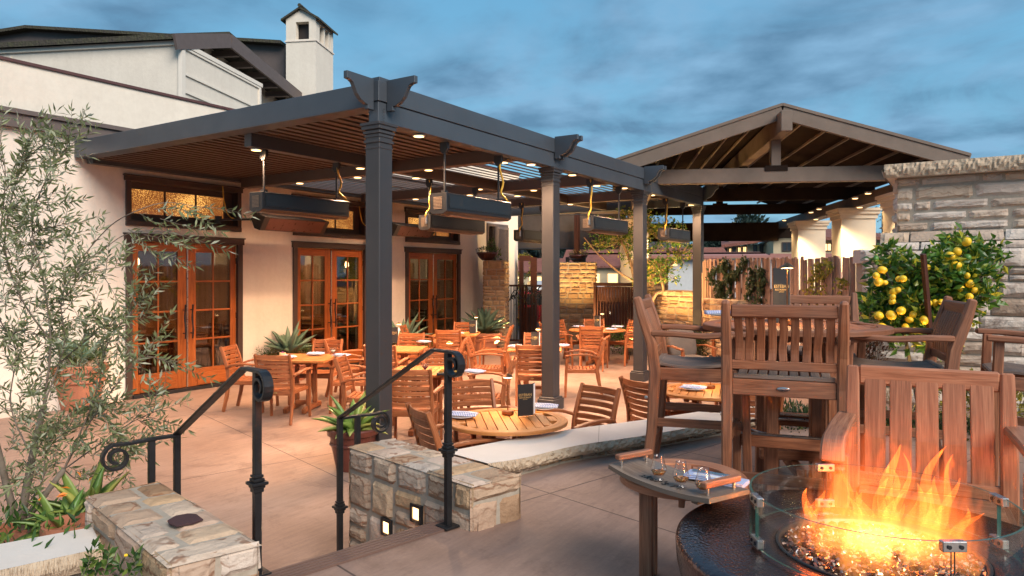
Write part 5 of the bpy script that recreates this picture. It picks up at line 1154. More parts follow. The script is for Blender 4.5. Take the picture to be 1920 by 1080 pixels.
for _ in range(3600):
    r_=.287*math.sqrt(random.random()); a=random.random()*6.28; s_=random.uniform(.0045,.0095); M=Matrix.Rotation(random.random()*6.28,3,V((random.uniform(-1,1),random.uniform(-1,1),random.uniform(-1,1))).normalized())
    c=V((math.cos(a)*r_,math.sin(a)*r_,.452+.012*(1-(r_/.287)**2)+random.uniform(-.006,.006))); b=len(g.v); cc_=g.rc()
    for x_,y_,z_ in((-1,-1,-.5),(1,-.8,-.5),(.9,1,-.5),(-1,.9,-.5),(-.8,-1,.5),(1,-1,.5),(.8,.8,.5),(-1,1,.5)): g.v.append(c+M@V((x_*s_,y_*s_*.8,z_*s_)))
    for f in((0,3,2,1),(4,5,6,7),(0,1,5,4),(1,2,6,5),(2,3,7,6),(3,0,4,7)): g.face([b+i for i in f],None,cc_)
o=g.build('fire_glass',m_chip,fp); o['kind']='stuff'
GR=.38; GZ0=.482; GZ1=.64; cut=(math.radians(58),math.radians(198),math.radians(322))
# guard: three curved clear panes with green edges, held by clamps
base_a=math.atan2(-FY,-FX)     # towards the camera
for k in range(4):
    a0=A+math.pi+k*R(90)+.012; a1=a0+R(90)-.024; g=MB(); n_=40; b=0
    for i in range(n_+1):
        a=a0+(a1-a0)*i/n_
        for r_,z_ in((GR,GZ0),(GR,GZ1),(GR+.007,GZ1),(GR+.007,GZ0)): g.v.append(V((math.cos(a)*r_,math.sin(a)*r_,z_)))
    for i in range(n_): 
        a=4*i; c=(.5,.5,.5,1); g.face((a,a+4,a+5,a+1),None,c); g.face((a+2,a+6,a+7,a+3),None,c); g.m=1; g.face((a+1,a+5,a+6,a+2),None,c); g.face((a+3,a+7,a+4,a),None,c); g.m=0
    g.m=1; g.face((0,1,2,3),None,c); g.face((4*n_+3,4*n_+2,4*n_+1,4*n_),None,c); g.build('glass_guard',[m_gguard,m_gedge],fp,smooth=False)
    a=a0-.012; t_=V((-math.sin(a),math.cos(a),0)); 
    for z_ in(GZ1-.012,GZ0+.014):
        q=MB(); c=V((math.cos(a)*(GR+.0035),math.sin(a)*(GR+.0035),z_)); q.sweep([c-t_*.032,c+t_*.032],.022,.028); cl=q.build('clamp',m_steel if k!=0 else m_steel,fp,bevel=.002)
        for sg in(-1,1):
            q=MB(); o_=V((math.cos(a),math.sin(a),0)); q.tube([c+t_*.016*sg-o_*.014,c+t_*.016*sg-o_*.011],.006,10); q.tube([c+t_*.016*sg+o_*.011,c+t_*.016*sg+o_*.014],.006,10); q.build('screw',m_blk,cl)
# flames: one body of glowing gas over the burner, dense at the foot and torn into tongues above
m=bpy.data.materials.new('flame_gas'); m.use_nodes=True; n=m.node_tree; n.nodes.clear(); tc_=nd(n,'ShaderNodeTexCoord'); sp=nd(n,'ShaderNodeSeparateXYZ'); n.links.new(tc_.outputs['Object'],sp.inputs[0])
hz_=mth(n,'SUBTRACT',sp.outputs[2],.455); FH=.37; hf=mth(n,'MAXIMUM',mth(n,'DIVIDE',hz_,FH),0)
# lean to the right with height
lean=mth(n,'MULTIPLY',mth(n,'POWER',hf,1.5),.07)
xx=mth(n,'SUBTRACT',sp.outputs[0],mth(n,'MULTIPLY',lean,rx)); yy=mth(n,'SUBTRACT',sp.outputs[1],mth(n,'MULTIPLY',lean,ry))
rad=mth(n,'SQRT',mth(n,'ADD',mth(n,'MULTIPLY',xx,xx),mth(n,'MULTIPLY',yy,yy)))
cb=nd(n,'ShaderNodeCombineXYZ'); n.links.new(xx,cb.inputs[0]); n.links.new(yy,cb.inputs[1]); n.links.new(mth(n,'MULTIPLY',hz_,.25),cb.inputs[2])
wn=nd(n,'ShaderNodeTexNoise',inp={'Scale':5,'Detail':1}); n.links.new(tc_.outputs['Object'],wn.inputs['Vector'])
ad=nd(n,'ShaderNodeVectorMath',operation='MULTIPLY_ADD'); n.links.new(wn.outputs['Color'],ad.inputs[0]); ad.inputs[1].default_value=(.10,.10,.03); n.links.new(cb.outputs[0],ad.inputs[2])
n1=noise(n,ad.outputs[0],17,2,.5); n2=noise(n,ad.outputs[0],46,2,.5); n0=noise(n,ad.outputs[0],7.5,1,.5)
nn=mth(n,'ADD',mth(n,'ADD',mth(n,'MULTIPLY',n1,.5),mth(n,'MULTIPLY',n2,.18)),mth(n,'MULTIPLY',n0,.5))
nn=mth(n,'MULTIPLY',mth(n,'SUBTRACT',nn,.55),1.9)
thr=mth(n,'ADD',mth(n,'ADD',mth(n,'MULTIPLY',mth(n,'POWER',hf,.85),.36),-.13),mth(n,'MULTIPLY',mth(n,'POWER',mth(n,'DIVIDE',rad,.262),4),.2))
dn=mth(n,'MINIMUM',mth(n,'MAXIMUM',mth(n,'MULTIPLY',mth(n,'SUBTRACT',nn,thr),7),0),1)
hot=mth(n,'MULTIPLY',mth(n,'MAXIMUM',mth(n,'SUBTRACT',1,mth(n,'DIVIDE',rad,.15)),0),mth(n,'MAXIMUM',mth(n,'SUBTRACT',1,mth(n,'MULTIPLY',hf,2.6)),0))
col=ramp(n,mth(n,'ADD',hf,mth(n,'MULTIPLY',hot,-.3)),[(0,(1,.36,.075)),(.16,(1,.20,.030)),(.7,(1,.12,.014))])
e=nd(n,'ShaderNodeEmission'); n.links.new(col,e.inputs[0])
stn=mth(n,'MULTIPLY',dn,mth(n,'ADD',mth(n,'ADD',mth(n,'MULTIPLY',mth(n,'SUBTRACT',1,mth(n,'MINIMUM',hf,1)),3.4),2.6),mth(n,'MULTIPLY',hot,26))); n.links.new(stn,e.inputs['Strength'])
o=nd(n,'ShaderNodeOutputMaterial'); n.links.new(e.outputs[0],o.inputs['Volume']); m.cycles.volume_step_rate=.25
MB().lathe((0,0,0),[(.001,.452),(.15,.453),(.27,.455),(.295,.52),(.29,.64),(.25,.75),(.15,.83),(.001,.85)],28).build('flame',m,fp,smooth=True)
lamp('fire_light','POINT',(0,0,.66),5.5,(1,.46,.16),fp,.035)

def flame_mat(name,c0,c1,s0,s1,h):
    m=bpy.data.materials.new(name); m.use_nodes=True; n=m.node_tree; n.nodes.clear(); tc_=nd(n,'ShaderNodeTexCoord'); sp=nd(n,'ShaderNodeSeparateXYZ'); n.links.new(tc_.outputs['Object'],sp.inputs[0])
    f=mth(n,'MULTIPLY',mth(n,'SUBTRACT',sp.outputs[2],.455),1/h); col=ramp(n,f,[(0,c0),(.35,c0),(1,c1)]); e=nd(n,'ShaderNodeEmission'); n.links.new(col,e.inputs[0])
    mp_=nd(n,'ShaderNodeMapping'); mp_.inputs['Scale'].default_value=(34,34,11); n.links.new(tc_.outputs['Object'],mp_.inputs[0]); nn=noise(n,mp_.outputs[0],1,3,.55,1.0)
    dn=mth(n,'MAXIMUM',mth(n,'MINIMUM',mth(n,'MULTIPLY',mth(n,'SUBTRACT',nn,.47),7),1),0); mr=nd(n,'ShaderNodeMapRange',inp={'From Min':0,'From Max':1,'To Min':s0,'To Max':s1}); n.links.new(f,mr.inputs[0])
    n.links.new(mth(n,'MULTIPLY',mr.outputs[0],dn),e.inputs['Strength']); o=nd(n,'ShaderNodeOutputMaterial'); n.links.new(e.outputs[0],o.inputs['Volume']); m.cycles.volume_step_rate=.45; return m
m_fl=flame_mat('flame_tongue',(1,.16,.022),(1,.11,.012),1.6,3.0,.34)
random.seed(12); rt=V((rx,ry,0)); fw=V((fx,fy,0))
for bx,h,w_,lean,tw in ((-.20,.20,.020,-.05,.012),(-.165,.15,.022,-.02,.012),(-.125,.17,.02,.015,.014),(-.09,.20,.022,-.01,.016),(-.05,.22,.026,-.02,.018),(-.015,.26,.028,.02,.014),(.015,.36,.026,.012,.016),(.045,.27,.026,-.01,.018),(.08,.24,.026,.03,.014),(.11,.27,.022,.05,.016),(.145,.22,.024,.02,.014),(.17,.33,.020,.07,.016),(.20,.24,.018,.05,.014),(.225,.16,.018,.03,.012),(.12,.34,.014,.09,.02),(-.07,.27,.012,.0,.02),(.06,.33,.012,.0,.02))+tuple((random.uniform(-.22,.23),random.uniform(.10,.22),random.uniform(.016,.03),random.uniform(-.03,.06),random.uniform(.01,.022)) for _ in range(18)):
    P=[];rad=[];n_=13; by=random.uniform(-.08,.08)
    for i in range(n_):
        t=i/(n_-1); P.append(V((0,0,.452+h*t))+rt*(bx*1.02+lean*t**1.5+tw*math.sin(t*7+bx*37)*(.4+t))+fw*(by+tw*.6*math.cos(t*5+by*40)*t)); rad.append(max(.0008,w_*1.5*(.6+.5*math.sin(min(1,t*2.2)*math.pi/2))*(1-t)**.8))
    MB().tube(P,rad,12).build('flame',m_fl,fp,smooth=True)
# ================= planting =================
rt=V((rx,ry,0)); fw=V((fx,fy,0))
random.seed(21)
def rdir(spread=1.0): 
    return V((random.uniform(-1,1),random.uniform(-1,1),random.uniform(-.6,1)*spread)).normalized()
def twig(lb,wb,p0,d,L,n,lL,lW,r0=.003,sag=.25,fan=.85,pair=True,steps=6):
    P=[V(p0)]; d=V(d).normalized()
    for k in range(steps):
        d=(d+V((random.uniform(-.12,.12),random.uniform(-.12,.12),random.uniform(-.1,.1)-sag/steps))).normalized(); P.append(P[-1]+d*(L/steps))
    wb.tube(P,[r0*(1-.75*k/steps) for k in range(steps+1)],5,caps=False)
    for k in range(n):
        t=(k+.7)/n*steps; i=min(int(t),steps-1); p=P[i].lerp(P[i+1],t-i); td=(P[i+1]-P[i]).normalized()
        side=td.cross(V((0,0,1))); side=side.normalized() if side.length>.01 else V((1,0,0)); ro=Matrix.Rotation(random.uniform(0,6.28),3,td)
        for s in((-1,1) if pair else (random.choice((-1,1)),)):
            ld=(td*random.uniform(.5,.9)+(ro@side)*s*fan).normalized(); lb.leaf(p,ld,rdir(),lL*random.uniform(.65,1.15),lW*random.uniform(.75,1.2),curl=random.uniform(-.1,.15))
    lb.leaf(P[-1],d,rdir(),lL,lW); return P
def guide(lb,wb,pts,r0,r1,n,tl,tn,lL,lW,sag=.2,leafy_from=.25,pair=True):
    P=catmull(pts,5); m=len(P); wb.tube(P,[r0+(r1-r0)*k/(m-1) for k in range(m)],6,caps=False)
    for k in range(n):
        t=leafy_from+(1-leafy_from)*(k+random.random())/n; q=t*(m-1); i=min(int(q),m-2); p=P[i].lerp(P[i+1],q-i); td=(P[i+1]-P[i]).normalized()
        d=(td*.8+rdir()*.9).normalized(); twig(lb,wb,p,d,random.uniform(*tl),tn,lL,lW,.0022,sag,pair=pair)
    twig(lb,wb,P[-1],(P[-1]-P[-2]),tl[1]*.8,tn,lL,lW,.002,sag,pair=pair)
def G(l,d=4.0,j=.12): return [at(x,y,d+random.uniform(-j,j)+(q[0] if q else 0)) for x,y,*q in l]
# olive tree in the left bed
ob=cw(-2.72,4.0); ot=thing('olive_tree','young olive tree with sparse grey-green branches at the left edge','tree',(ob.x,ob.y,.02))
lb,wb=MB(),MB()
base=[(42,960),(55,880),(70,800)]
wb.tube([V((ob.x,ob.y,.05)),at(42,960,4),at(60,860,4.02),at(82,760,4.05)],[.028,.024,.02,.016],8); wb.tube([V((ob.x,ob.y,.05)),at(20,940,4),at(-10,820,3.95),at(-30,700,3.95)],[.024,.02,.018,.014],8)
wb.tube([V((ob.x,ob.y,.05)),at(60,960,3.9),at(120,880,3.85)],[.02,.017,.014],8)
olv=[([(82,760),(95,640),(80,520),(60,420),(90,330),(140,265)],14,.010),([(82,760),(120,650),(115,560),(150,500)],10,.008),
([(110,570),(143,500),(200,430),(250,398),(310,380),(375,388)],0,.006),([(143,500),(190,470),(235,440),(290,432),(335,440)],0,.005),([(100,600),(150,520),(200,505),(228,500)],4,.004),
([(95,640),(40,560),(10,470),(20,380),(50,300),(110,250)],14,.009),([(-30,700),(-20,560),(0,440),(10,330),(0,262)],10,.010),
([(120,880),(170,790),(220,720),(270,670),(320,680)],8,.008),([(120,880),(190,830),(250,790),(295,770)],7,.008),([(120,880),(180,740),(200,650),(240,590),(262,553)],9,.007),([(60,860),(20,760),(30,660),(0,600)],9,.008),
([(90,700),(160,640),(210,610),(235,640)],8,.006),([(60,860),(100,800),(170,760),(215,800)],8,.006),([(120,880),(150,900),(200,880),(240,850)],7,.006),([(42,960),(80,900),(90,840),(140,800)],8,.006),([(-30,700),(10,640),(50,620),(110,650)],8,.006),([(0,560),(60,500),(60,440),(120,420)],7,.005),([(20,480),(-10,400),(30,330),(60,280)],7,.005)]
for pts,n,r0 in olv: guide(lb,wb,G(pts,4.0,.14),r0*.62,.0018,int(n*1.7),(.14,.34),9,.064,.0135,.12,.2)
for _ in range(85):
    x=random.triangular(-20,215,30); y=random.triangular(560,930,790) if x>120 else random.uniform(300,940); twig(lb,wb,at(x,y,4.0+random.uniform(-.25,.3)),(rt*random.uniform(-.3,1)+rdir()*.7+V((0,0,.2))),random.uniform(.14,.34),9,.062,.013,.002,.15)
for x,y in((262,400),(290,392),(320,384),(350,386),(270,440),(300,436),(255,455),(280,470),(240,430),(300,410)):
    twig(lb,wb,at(x,y,4.0),rt+V((0,0,random.uniform(-.55,.15))),random.uniform(.16,.30),8,.062,.013,.002,.2)
lb.build('crown',m_olive,ot,True); wb.build('trunk',m_bark,ot,True,smooth=True)
# generic pots
def pot(t,x,y,r,h,mat,z=0,rim=True,soil=True,name='pot'):
    pr=[(r*.68,0),(r*.78,h*.25),(r*.92,h*.7),(r*.96,h*.84)]+([(r*1.06,h*.85),(r*1.08,h*.97),(r*1.04,h),(r*.92,h),(r*.90,h*.9),(.001,h*.9)] if rim else [(r,h),(r*.93,h),(r*.9,h*.92),(.001,h*.92)])
    g=MB().lathe((x,y,z),pr,36); g.lathe((x,y,z),[(r*.95,h*.60),(r*.965,h*.63),(r*.95,h*.66)],36); g.build(name,mat,t,True,smooth=False)
def agave(t,x,y,z,n,L,W,mat,seed,tilt=(.35,1.25),name='rosette',droop=.35):
    random.seed(seed); g=MB()
    for k in range(n):
        a=k*2.4+random.uniform(-.2,.2); el=tilt[1]-(tilt[1]-tilt[0])*(k/n)**.8+random.uniform(-.08,.08); d=V((math.cos(a)*math.cos(el),math.sin(a)*math.cos(el),math.sin(el)))
        g.blade((x+math.cos(a)*W*.35,y+math.sin(a)*W*.35,z),d,V((0,0,1)) if el<1.2 else V((-math.sin(a),math.cos(a),.3)),L*random.uniform(.8,1.1)*(1-.15*k/n),W*random.uniform(.85,1.15),droop,7,.32,.42)
    g.build(name,mat,t,True,smooth=True)
def bushy(lb,c,rr,n,lL,lW,up=.5):
    for _ in range(n):
        d=rdir(); r_=random.random()**.4; p=V(c)+V((d.x*rr[0]*r_,d.y*rr[1]*r_,d.z*rr[2]*r_)); lb.leaf(p,(d+V((0,0,up))).normalized(),rdir(),lL*random.uniform(.6,1.2),lW*random.uniform(.7,1.2))
def planter(px,py_base,label,r,h,aL,aW,an,seed,mat=m_terra,amat=m_agave,bush=True,fl=True,side=-1,d_=None):
    p=un(px,py_base,0); t=thing('agave_planter',label,'plant',(p.x,p.y,.004),0,'potted agaves along the terrace'); pot(t,p.x,p.y,r,h,mat,.004); agave(t,p.x,p.y,h+.02,an,aL,aW,amat,seed)
    if bush:
        lb=MB(); c=p+rt*side*r*1.0; bushy(lb,(c.x,c.y,h*.95),(r*.75,r*.7,h*.40),900,.035,.012); bushy(lb,(p.x,p.y,h+.03),(r*.95,r*.95,.11),500,.04,.010); c=p-rt*side*r*.8; bushy(lb,(c.x,c.y,h*1.05),(r*.4,r*.4,.16),260,.045,.009); lb.build('trailing_foliage',m_green,t,True)
        if fl:
            g=MB(); c=p+rt*side*r*1.05-fw*r*.2
            for _ in range(50): g.ell(c+V((random.uniform(-1,1)*r*.7,random.uniform(-1,1)*r*.5,h*.55+random.uniform(-.2,.45)*h)),(.012,.012,.010),5,4,.2)
            g.build('orange_blossoms',m_flower,t,True)
    return t
planter(541,712,'agave in a terracotta pot with orange blossoms, between the two nearest pairs of doors',.42,.46,.62,.12,22,1)
planter(757,683,'agave planter between the nearest pergola post and the farthest doors',.36,.42,.72,.13,20,2,fl=False,side=1)
planter(907,662,'large agave planter at the foot of the narrow stone pier',.42,.50,.72,.16,26,3,fl=False,side=-.6)
p=un(662,878,0); t=thing('agave_pot','lime green agave in a brown glazed pot by the nearest pergola post','plant',(p.x,p.y,.004)); pot(t,p.x,p.y,.235,.40,m_glaze,.004); agave(t,p.x,p.y,.37,26,.42,.085,m_agavey,5,(.15,1.2),droop=.55); MB().lathe((p.x,p.y,0),[(.001,.36),(.21,.365)],24).build('soil',m_soil,t,True)
p=un(150,765,0); t=thing('terracotta_planter','tall terracotta pot of agave and trailing greens behind the olive branches','plant',(p.x,p.y,.004)); pot(t,p.x,p.y,.34,.62,m_terra,.004); agave(t,p.x,p.y,.66,14,.55,.13,m_agave,6,(.5,1.35)); lb=MB(); bushy(lb,(p.x,p.y,.68),(.42,.42,.25),1500,.045,.014); bushy(lb,(p.x-.2,p.y,.4),(.3,.3,.3),500,.045,.014); lb.build('trailing_foliage',m_green,t,True)
# bed plants left of the cheek wall
for px,py,d,L,seed,lab in((165,935,3.9,.34,8,'broad-leaved green bed plant beside the far end of the left cheek wall'),(120,965,3.75,.28,9,'broad-leaved green bed plant with an orange bloom by the slab wall')):
    p=at(px,py,d); t=thing('bed_plant',lab,'plant',(p.x,p.y,.02)); agave(t,p.x,p.y,p.z-.10,24,L,.055,m_agavey,seed,(.1,1.3),name='leaves',droop=.5); g=MB(); g.tube([(p.x,p.y,.0),(p.x,p.y,p.z-.05)],.02,6); g.build('stem',m_bark,t,True)
    g=MB(); [g.leaf((p.x+random.uniform(-.15,.15),p.y-.05,p.z+.10+random.uniform(-.03,.05)),rdir(),rdir(),.05,.02) for _ in range(4)]; g.build('bloom',m_flower,t,True)
for px,py,d,lab in((45,1000,3.85,'terracotta bowl pot under the olive tree, at the left edge'),(135,985,3.6,'small rust-red pot tucked behind the slab wall')):
    p=at(px,py,d); t=thing('terracotta_pot',lab,'pot',(p.x,p.y,.02)); g=MB(); r_=.2 if px<100 else .13; g.lathe((p.x,p.y,p.z-.25),[(r_*.7,-.2),(r_*.75,0),(r_,.2),(r_*1.06,.21),(r_*1.06,.27),(r_*.95,.27),(r_*.9,.22),(.001,.22)],28); g.build('body',m_terra,t,True)
bd=MB(); q=[cw(-4.6,2.9),cw(-1.9,2.9),cw(-1.75,4.3),cw(-4.6,5.2)]; bd.ext([V((p.x,p.y,.006)) for p in q],(0,0,.05)); o=bd.build('planting_bed',m_soil); o['kind']='structure'
lb=MB()
for _ in range(5200):
    l=random.uniform(-3.6,-2.02); d=random.uniform(3.15,4.1); p=cw(l,d,.06+random.random()**1.5*.62); lb.leaf(p,(rdir()+V((0,0,.8))).normalized(),rdir(),random.uniform(.03,.09),random.uniform(.012,.025))
o=lb.build('ground_cover',m_green); o['kind']='stuff'; o['label']='low green ground cover in the left bed'
# plants in front of slab wall, bottom left
p=un(196,1078,ZT); t=thing('weedy_plant','leafy green seedling with a small yellow bloom in front of the slab wall','plant',(p.x,p.y,ZT)); lb,wb=MB(),MB()
for k in range(13):
    x=150+k*15+random.uniform(-6,6); b=at(x,1085,2.72+.02*k); h=random.uniform(.05,.16); twig(lb,wb,b,V((random.uniform(-.3,.3),random.uniform(-.3,.3),1)),h,5,.045,.02,.002,.1)
lb.build('leaves',m_green,t,True); wb.build('stems',m_bark,t,True); g=MB(); g.ell(at(236,1041,2.75),(.008,.008,.006),6,4); g.build('bloom',m_lemon,t,True)
bd=MB(); q=[cw(-3.2,1.9),cw(-1.22,2.35),cw(-1.35,2.85),cw(-3.2,2.9)]; bd.ext([V((p.x,p.y,ZT+.002)) for p in q],(0,0,.03)); o=bd.build('front_bed',m_soil); o['kind']='structure'
# citrus tree in the garden corner
def shrubtree(name,label,cat,base,limbs,blobs,lmat,wmat,lL,lW,nl,fruit=None,r0=.06):
    t=thing(name,label,cat,tuple(base)); lb,wb=MB(),MB()
    for P,ra,rb_ in limbs: P=catmull(P,5); wb.tube(P,[ra+(rb_-ra)*k/(len(P)-1) for k in range(len(P))],8,caps=False)
    for c,rr,n in blobs:
        c=V(c)
        for _ in range(n):
            d=rdir(1.3); s=random.random()**.55; p=c+rt*(d.x*rr[0]*s)+fw*(d.y*rr[0]*s)+V((0,0,d.z*rr[1]*s)); src=c+(p-c)*.35
            wb.tube([src,(src+p)/2+rdir()*.03,p],[.005,.004,.002],4,caps=False)
            for _k in range(nl): q=p+rdir()*lL*.8; lb.leaf(q,(rdir()+(p-c).normalized()*.7+V((0,0,-.1))).normalized(),rdir(),lL*random.uniform(.6,1.2),lW*random.uniform(.8,1.2),fold=.3,curl=random.uniform(-.1,.25))
    lb.build('crown',lmat,t,True); wb.build('trunk',wmat,t,True,smooth=True); return t
cb_=at(1196,600,16.4); cb_.z=0
D0=16.4
tr=shrubtree('citrus_tree','airy citrus tree uplit gold between the third and farthest posts','tree',cb_,[([V((cb_.x,cb_.y,0)),at(1205,570,D0),at(1192,530,D0),at(1182,490,D0),at(1165,450,D0)],.075,.03),([V((cb_.x,cb_.y,0)),at(1225,560,D0),at(1243,545,D0),at(1240,510,D0),at(1258,470,D0)],.05,.02),([at(1192,530,D0),at(1160,510,D0),at(1120,475,D0),at(1095,445,D0)],.03,.01),([at(1240,510,D0),at(1265,490,D0),at(1290,460,D0)],.02,.01)],
[(at(1165,455,D0),(.6,.5),60),(at(1215,430,D0),(.55,.5),60),(at(1250,450,D0),(.55,.45),60),(at(1275,480,D0),(.35,.35),36),(at(1140,430,D0),(.45,.3),30),(at(1120,460,D0),(.35,.3),26),(at(1205,480,D0),(.5,.4),46),(at(1220,520,D0),(.45,.3),40),(at(1250,510,D0),(.4,.35),36),(at(1180,410,D0),(.4,.3),24),(at(1115,415,D0),(.25,.2),10)],m_citrus,m_barkw,.085,.04,8)
for px,py,d,l in ((1075,640,18.7,'ground spotlight washing the broad stone pier'),(935,640,17.2,'ground spotlight washing the narrow stone pier'),(1180,640,16.0,'small ground spotlight under the citrus tree'),(1255,650,15.2,'small ground spotlight before the orange-lit garden wall')):
    q=un(px,py,0) if False else cw((px-960)/1337*d,d,.0); t=thing('ground_spotlight',l,'lamp',(q.x,q.y,.004),0,'garden ground spotlights'); MB().tube([(0,0,0),(0,0,.1)],.012,6).lathe((0,0,.1),[(.03,0),(.045,.02),(.045,.09)],12).build('body',m_blk,t); MB().lathe((0,0,.185),[(.001,0),(.04,0)],12).build('lit_lens',m_bulb,t); lamp('garden_light','SPOT',(0,0,.21),340 if px>1100 else (420 if px>1000 else 130),(1,.62,.24),t,.03,.8,120,rot=(R(180),0,0))
# lemon bush in front of the fireplace wall
D1=6.3
lbs=at(1740,640,D1); lbs.z=.3
blobs=[(at(x,y,D1+random.uniform(-.25,.25)),(r,r*.85),n) for x,y,r,n in((1665,505,.14,26),(1655,560,.16,34),(1700,570,.2,46),(1750,560,.2,46),(1790,530,.18,40),(1800,480,.13,26),(1835,500,.15,22),(1850,480,.10,10),(1720,600,.2,40),(1780,600,.2,40),(1665,600,.18,34),(1640,590,.12,16),(1810,560,.16,30),(1830,530,.12,20),(1725,530,.15,34),(1755,510,.13,24),(1715,500,.08,12),(1760,480,.07,10),(1775,555,.18,36),(1862,470,.06,6),(1740,550,.18,40),(1845,560,.08,10),(1690,530,.16,32),(1700,635,.15,26),(1760,640,.15,24),(1658,475,.07,9),(1795,455,.07,8))]
lt=shrubtree('lemon_bush','dense lemon bush full of ripe yellow lemons before the fireplace wall','bush',lbs,[([lbs,at(1735,620,D1),at(1700,560,D1)],.03,.012),([lbs,at(1750,600,D1),at(1795,510,D1)],.03,.01),([lbs,at(1690,600,D1),at(1660,500,D1)],.02,.008)],blobs,m_citrus,m_bark,.098,.042,6)
fr_=[(1808,454,1),(1655,506,1),(1792,497,1),(1678,547,1),(1671,591,1),(1646,592,1),(1684,582,1),(1728,599,1),(1797,472,1),(1775,480,1),(1660,530,.8),(1683,523,.8),(1822,532,1),(1809,517,.8),(1737,568,.8),(1716,618,.9),(1640,517,.7),(1760,566,.7),(1700,612,.7),(1813,483,0),(1793,509,0),(1639,485,0),(1806,512,0)]
fr_+=[(random.uniform(1645,1845),random.uniform(480,628),random.choice((.85,.95,1))) for _ in range(16)]
for x,y,k in fr_:
    c=at(x,y,D1-.27); s_=.037 if k>=1 else .028; g=MB(); M=Matrix.Rotation(random.uniform(0,3),3,'X')@Matrix.Rotation(random.uniform(0,3),3,'Y'); s_*=random.uniform(.85,1.1); g.ell(c+fw*random.uniform(-.05,.05),(s_,s_*random.uniform(.9,1),s_*1.16),14,10,0.025,M); g.build('lemon',m_lemon if k else m_lime,lt,True,smooth=True)
p=at(1731,520,D1-.38); t=thing('wood_stake','leaning weathered wooden stake in front of the lemon bush','stake',(p.x,p.y,.3)); MB().sweep([at(1745,640,D1-.3),at(1731,476,D1-.42)],.05,.03,up=rt).build('stake',m_gate,t,True,bevel=.003)
q=at(1740,650,5.9); t=thing('ground_spotlight','ground spotlight glowing under the lemon bush','lamp',(q.x,q.y,ZT+.0),0,'garden ground spotlights'); MB().lathe((0,0,0),[(.03,0),(.045,.02),(.045,.09)],12).build('body',m_blk,t); MB().lathe((0,0,.093),[(.001,0),(.04,0)],12).build('lit_lens',m_bulb,t); lamp('garden_light','SPOT',(0,0,.11),45,(1,.62,.22),t,.03,.8,130,rot=(R(180),0,0))
# vines on the fence
fu=(fb-fa).normalized(); fnn=V((fu.y,-fu.x,0)); fnn=-fnn if fnn.dot(fa)>0 else fnn
def onF(px,py,off=.06):
    dx=V((fx+rx*(px-CX)/F,fy+ry*(px-CX)/F,-(py-HY)/F)); a=fa+fnn*off; t=a.dot(fnn)/dx.dot(fnn); return V((0,0,H))+dx*t
def vine(label,paths,mat,n,lL,group=None):
    p0=onF(*paths[0][0]); t=thing('climbing_vine',label,'vine',(p0.x,p0.y,.05)); lb,wb=MB(),MB()
    for P in paths:
        Q=catmull([onF(x,y,.05) for x,y in P],6); wb.tube(Q,[.009-.006*k/len(Q) for k in range(len(Q))],5,caps=False)
        for _ in range(int(n*len(P))):
            q=random.uniform(0,len(Q)-1.01); i=int(q); p=Q[i].lerp(Q[i+1],q-i)+rdir()*random.random()*.10+fnn*random.uniform(0,.07); a=random.uniform(0,6.28); lb.leaf(p,fu*math.cos(a)+V((0,0,math.sin(a)-.3))+fnn*.3,fnn+rdir()*.5,lL*random.uniform(.6,1.3),lL*.8,fold=.12)
    lb.build('leaves',mat,t,True); wb.build('stem',m_bark,t,True)
vine('dense dark green vine spreading on the fence beside the farthest pergola post',[[(1380,640),(1378,580),(1372,530),(1392,505),(1402,485)],[(1378,580),(1355,545),(1338,520),(1345,508),(1372,500)],[(1380,600),(1405,560),(1415,530),(1412,505)],[(1360,600),(1350,560),(1362,530),(1385,520)],[(1400,600),(1425,570),(1433,530),(1428,505)],[(1372,530),(1362,505),(1365,488)]],m_vine,75,.075)
vine('thin vine with yellowing leaves on the fence behind the bar table',[[(1550,640),(1552,580),(1545,530),(1560,500),(1552,494)],[(1552,580),(1530,550),(1525,520),(1540,522)],[(1550,590),(1575,560),(1580,530),(1592,530)],[(1540,600),(1520,570),(1518,540)],[(1540,500),(1537,505),(1545,530)]],m_yel,26,.06)
# beds and hedges
def hedge(label,cat,pts,n,rr,zr_,mat,lL=.05,lW=.02,name='shrub'):
    p=pts[0]; t=thing(name,label,cat,(p.x,p.y,0)); lb,wb=MB(),MB()
    for k in range(n):
        i=random.random()*(len(pts)-1); a=pts[int(i)].lerp(pts[min(int(i)+1,len(pts)-1)],i%1); d=rdir(); s=random.random()**.4; q=a+V((d.x*rr*s,d.y*rr*s,zr_*(.5+.5*d.z*s))); lb.leaf(q,(d+V((0,0,.5))).normalized(),rdir(),lL*random.uniform(.6,1.2),lW*random.uniform(.8,1.2))
    for k in range(30):
        i=random.random()*(len(pts)-1); a=pts[int(i)].lerp(pts[min(int(i)+1,len(pts)-1)],i%1); wb.tube([a,a+V((random.uniform(-1,1)*rr*.6,random.uniform(-1,1)*rr*.6,zr_*.9))],.004,4)
    lb.build('foliage',mat,t,True); wb.build('stems',m_bark,t,True)
z0=lambda l,d,z=0:cw(l,d,z)
hedge('low glossy hedge behind the bar table legs','hedge',[z0(2.3,6.5,.3),z0(3.1,6.2,.3),z0(3.9,6.0,.3)],5200,.38,.46,m_vine,.05,.022,'hedge')
hedge('green shrub against the orange-lit wall behind the third post','shrub',[z0(3.6,15.2),z0(4.3,14.8)],1600,.45,.75,m_vine,.07,.03)
hedge('green shrub at the foot of the wooden gate','shrub',[z0(2.4,17.2),z0(2.9,17)],1200,.4,.7,m_green,.07,.03)
hedge('dark red-leaved shrub between the fence and the lemon bush','shrub',[z0(3.6,7.6,.3),z0(3.85,7.5,.3)],1300,.28,1.25,m_red,.05,.02)
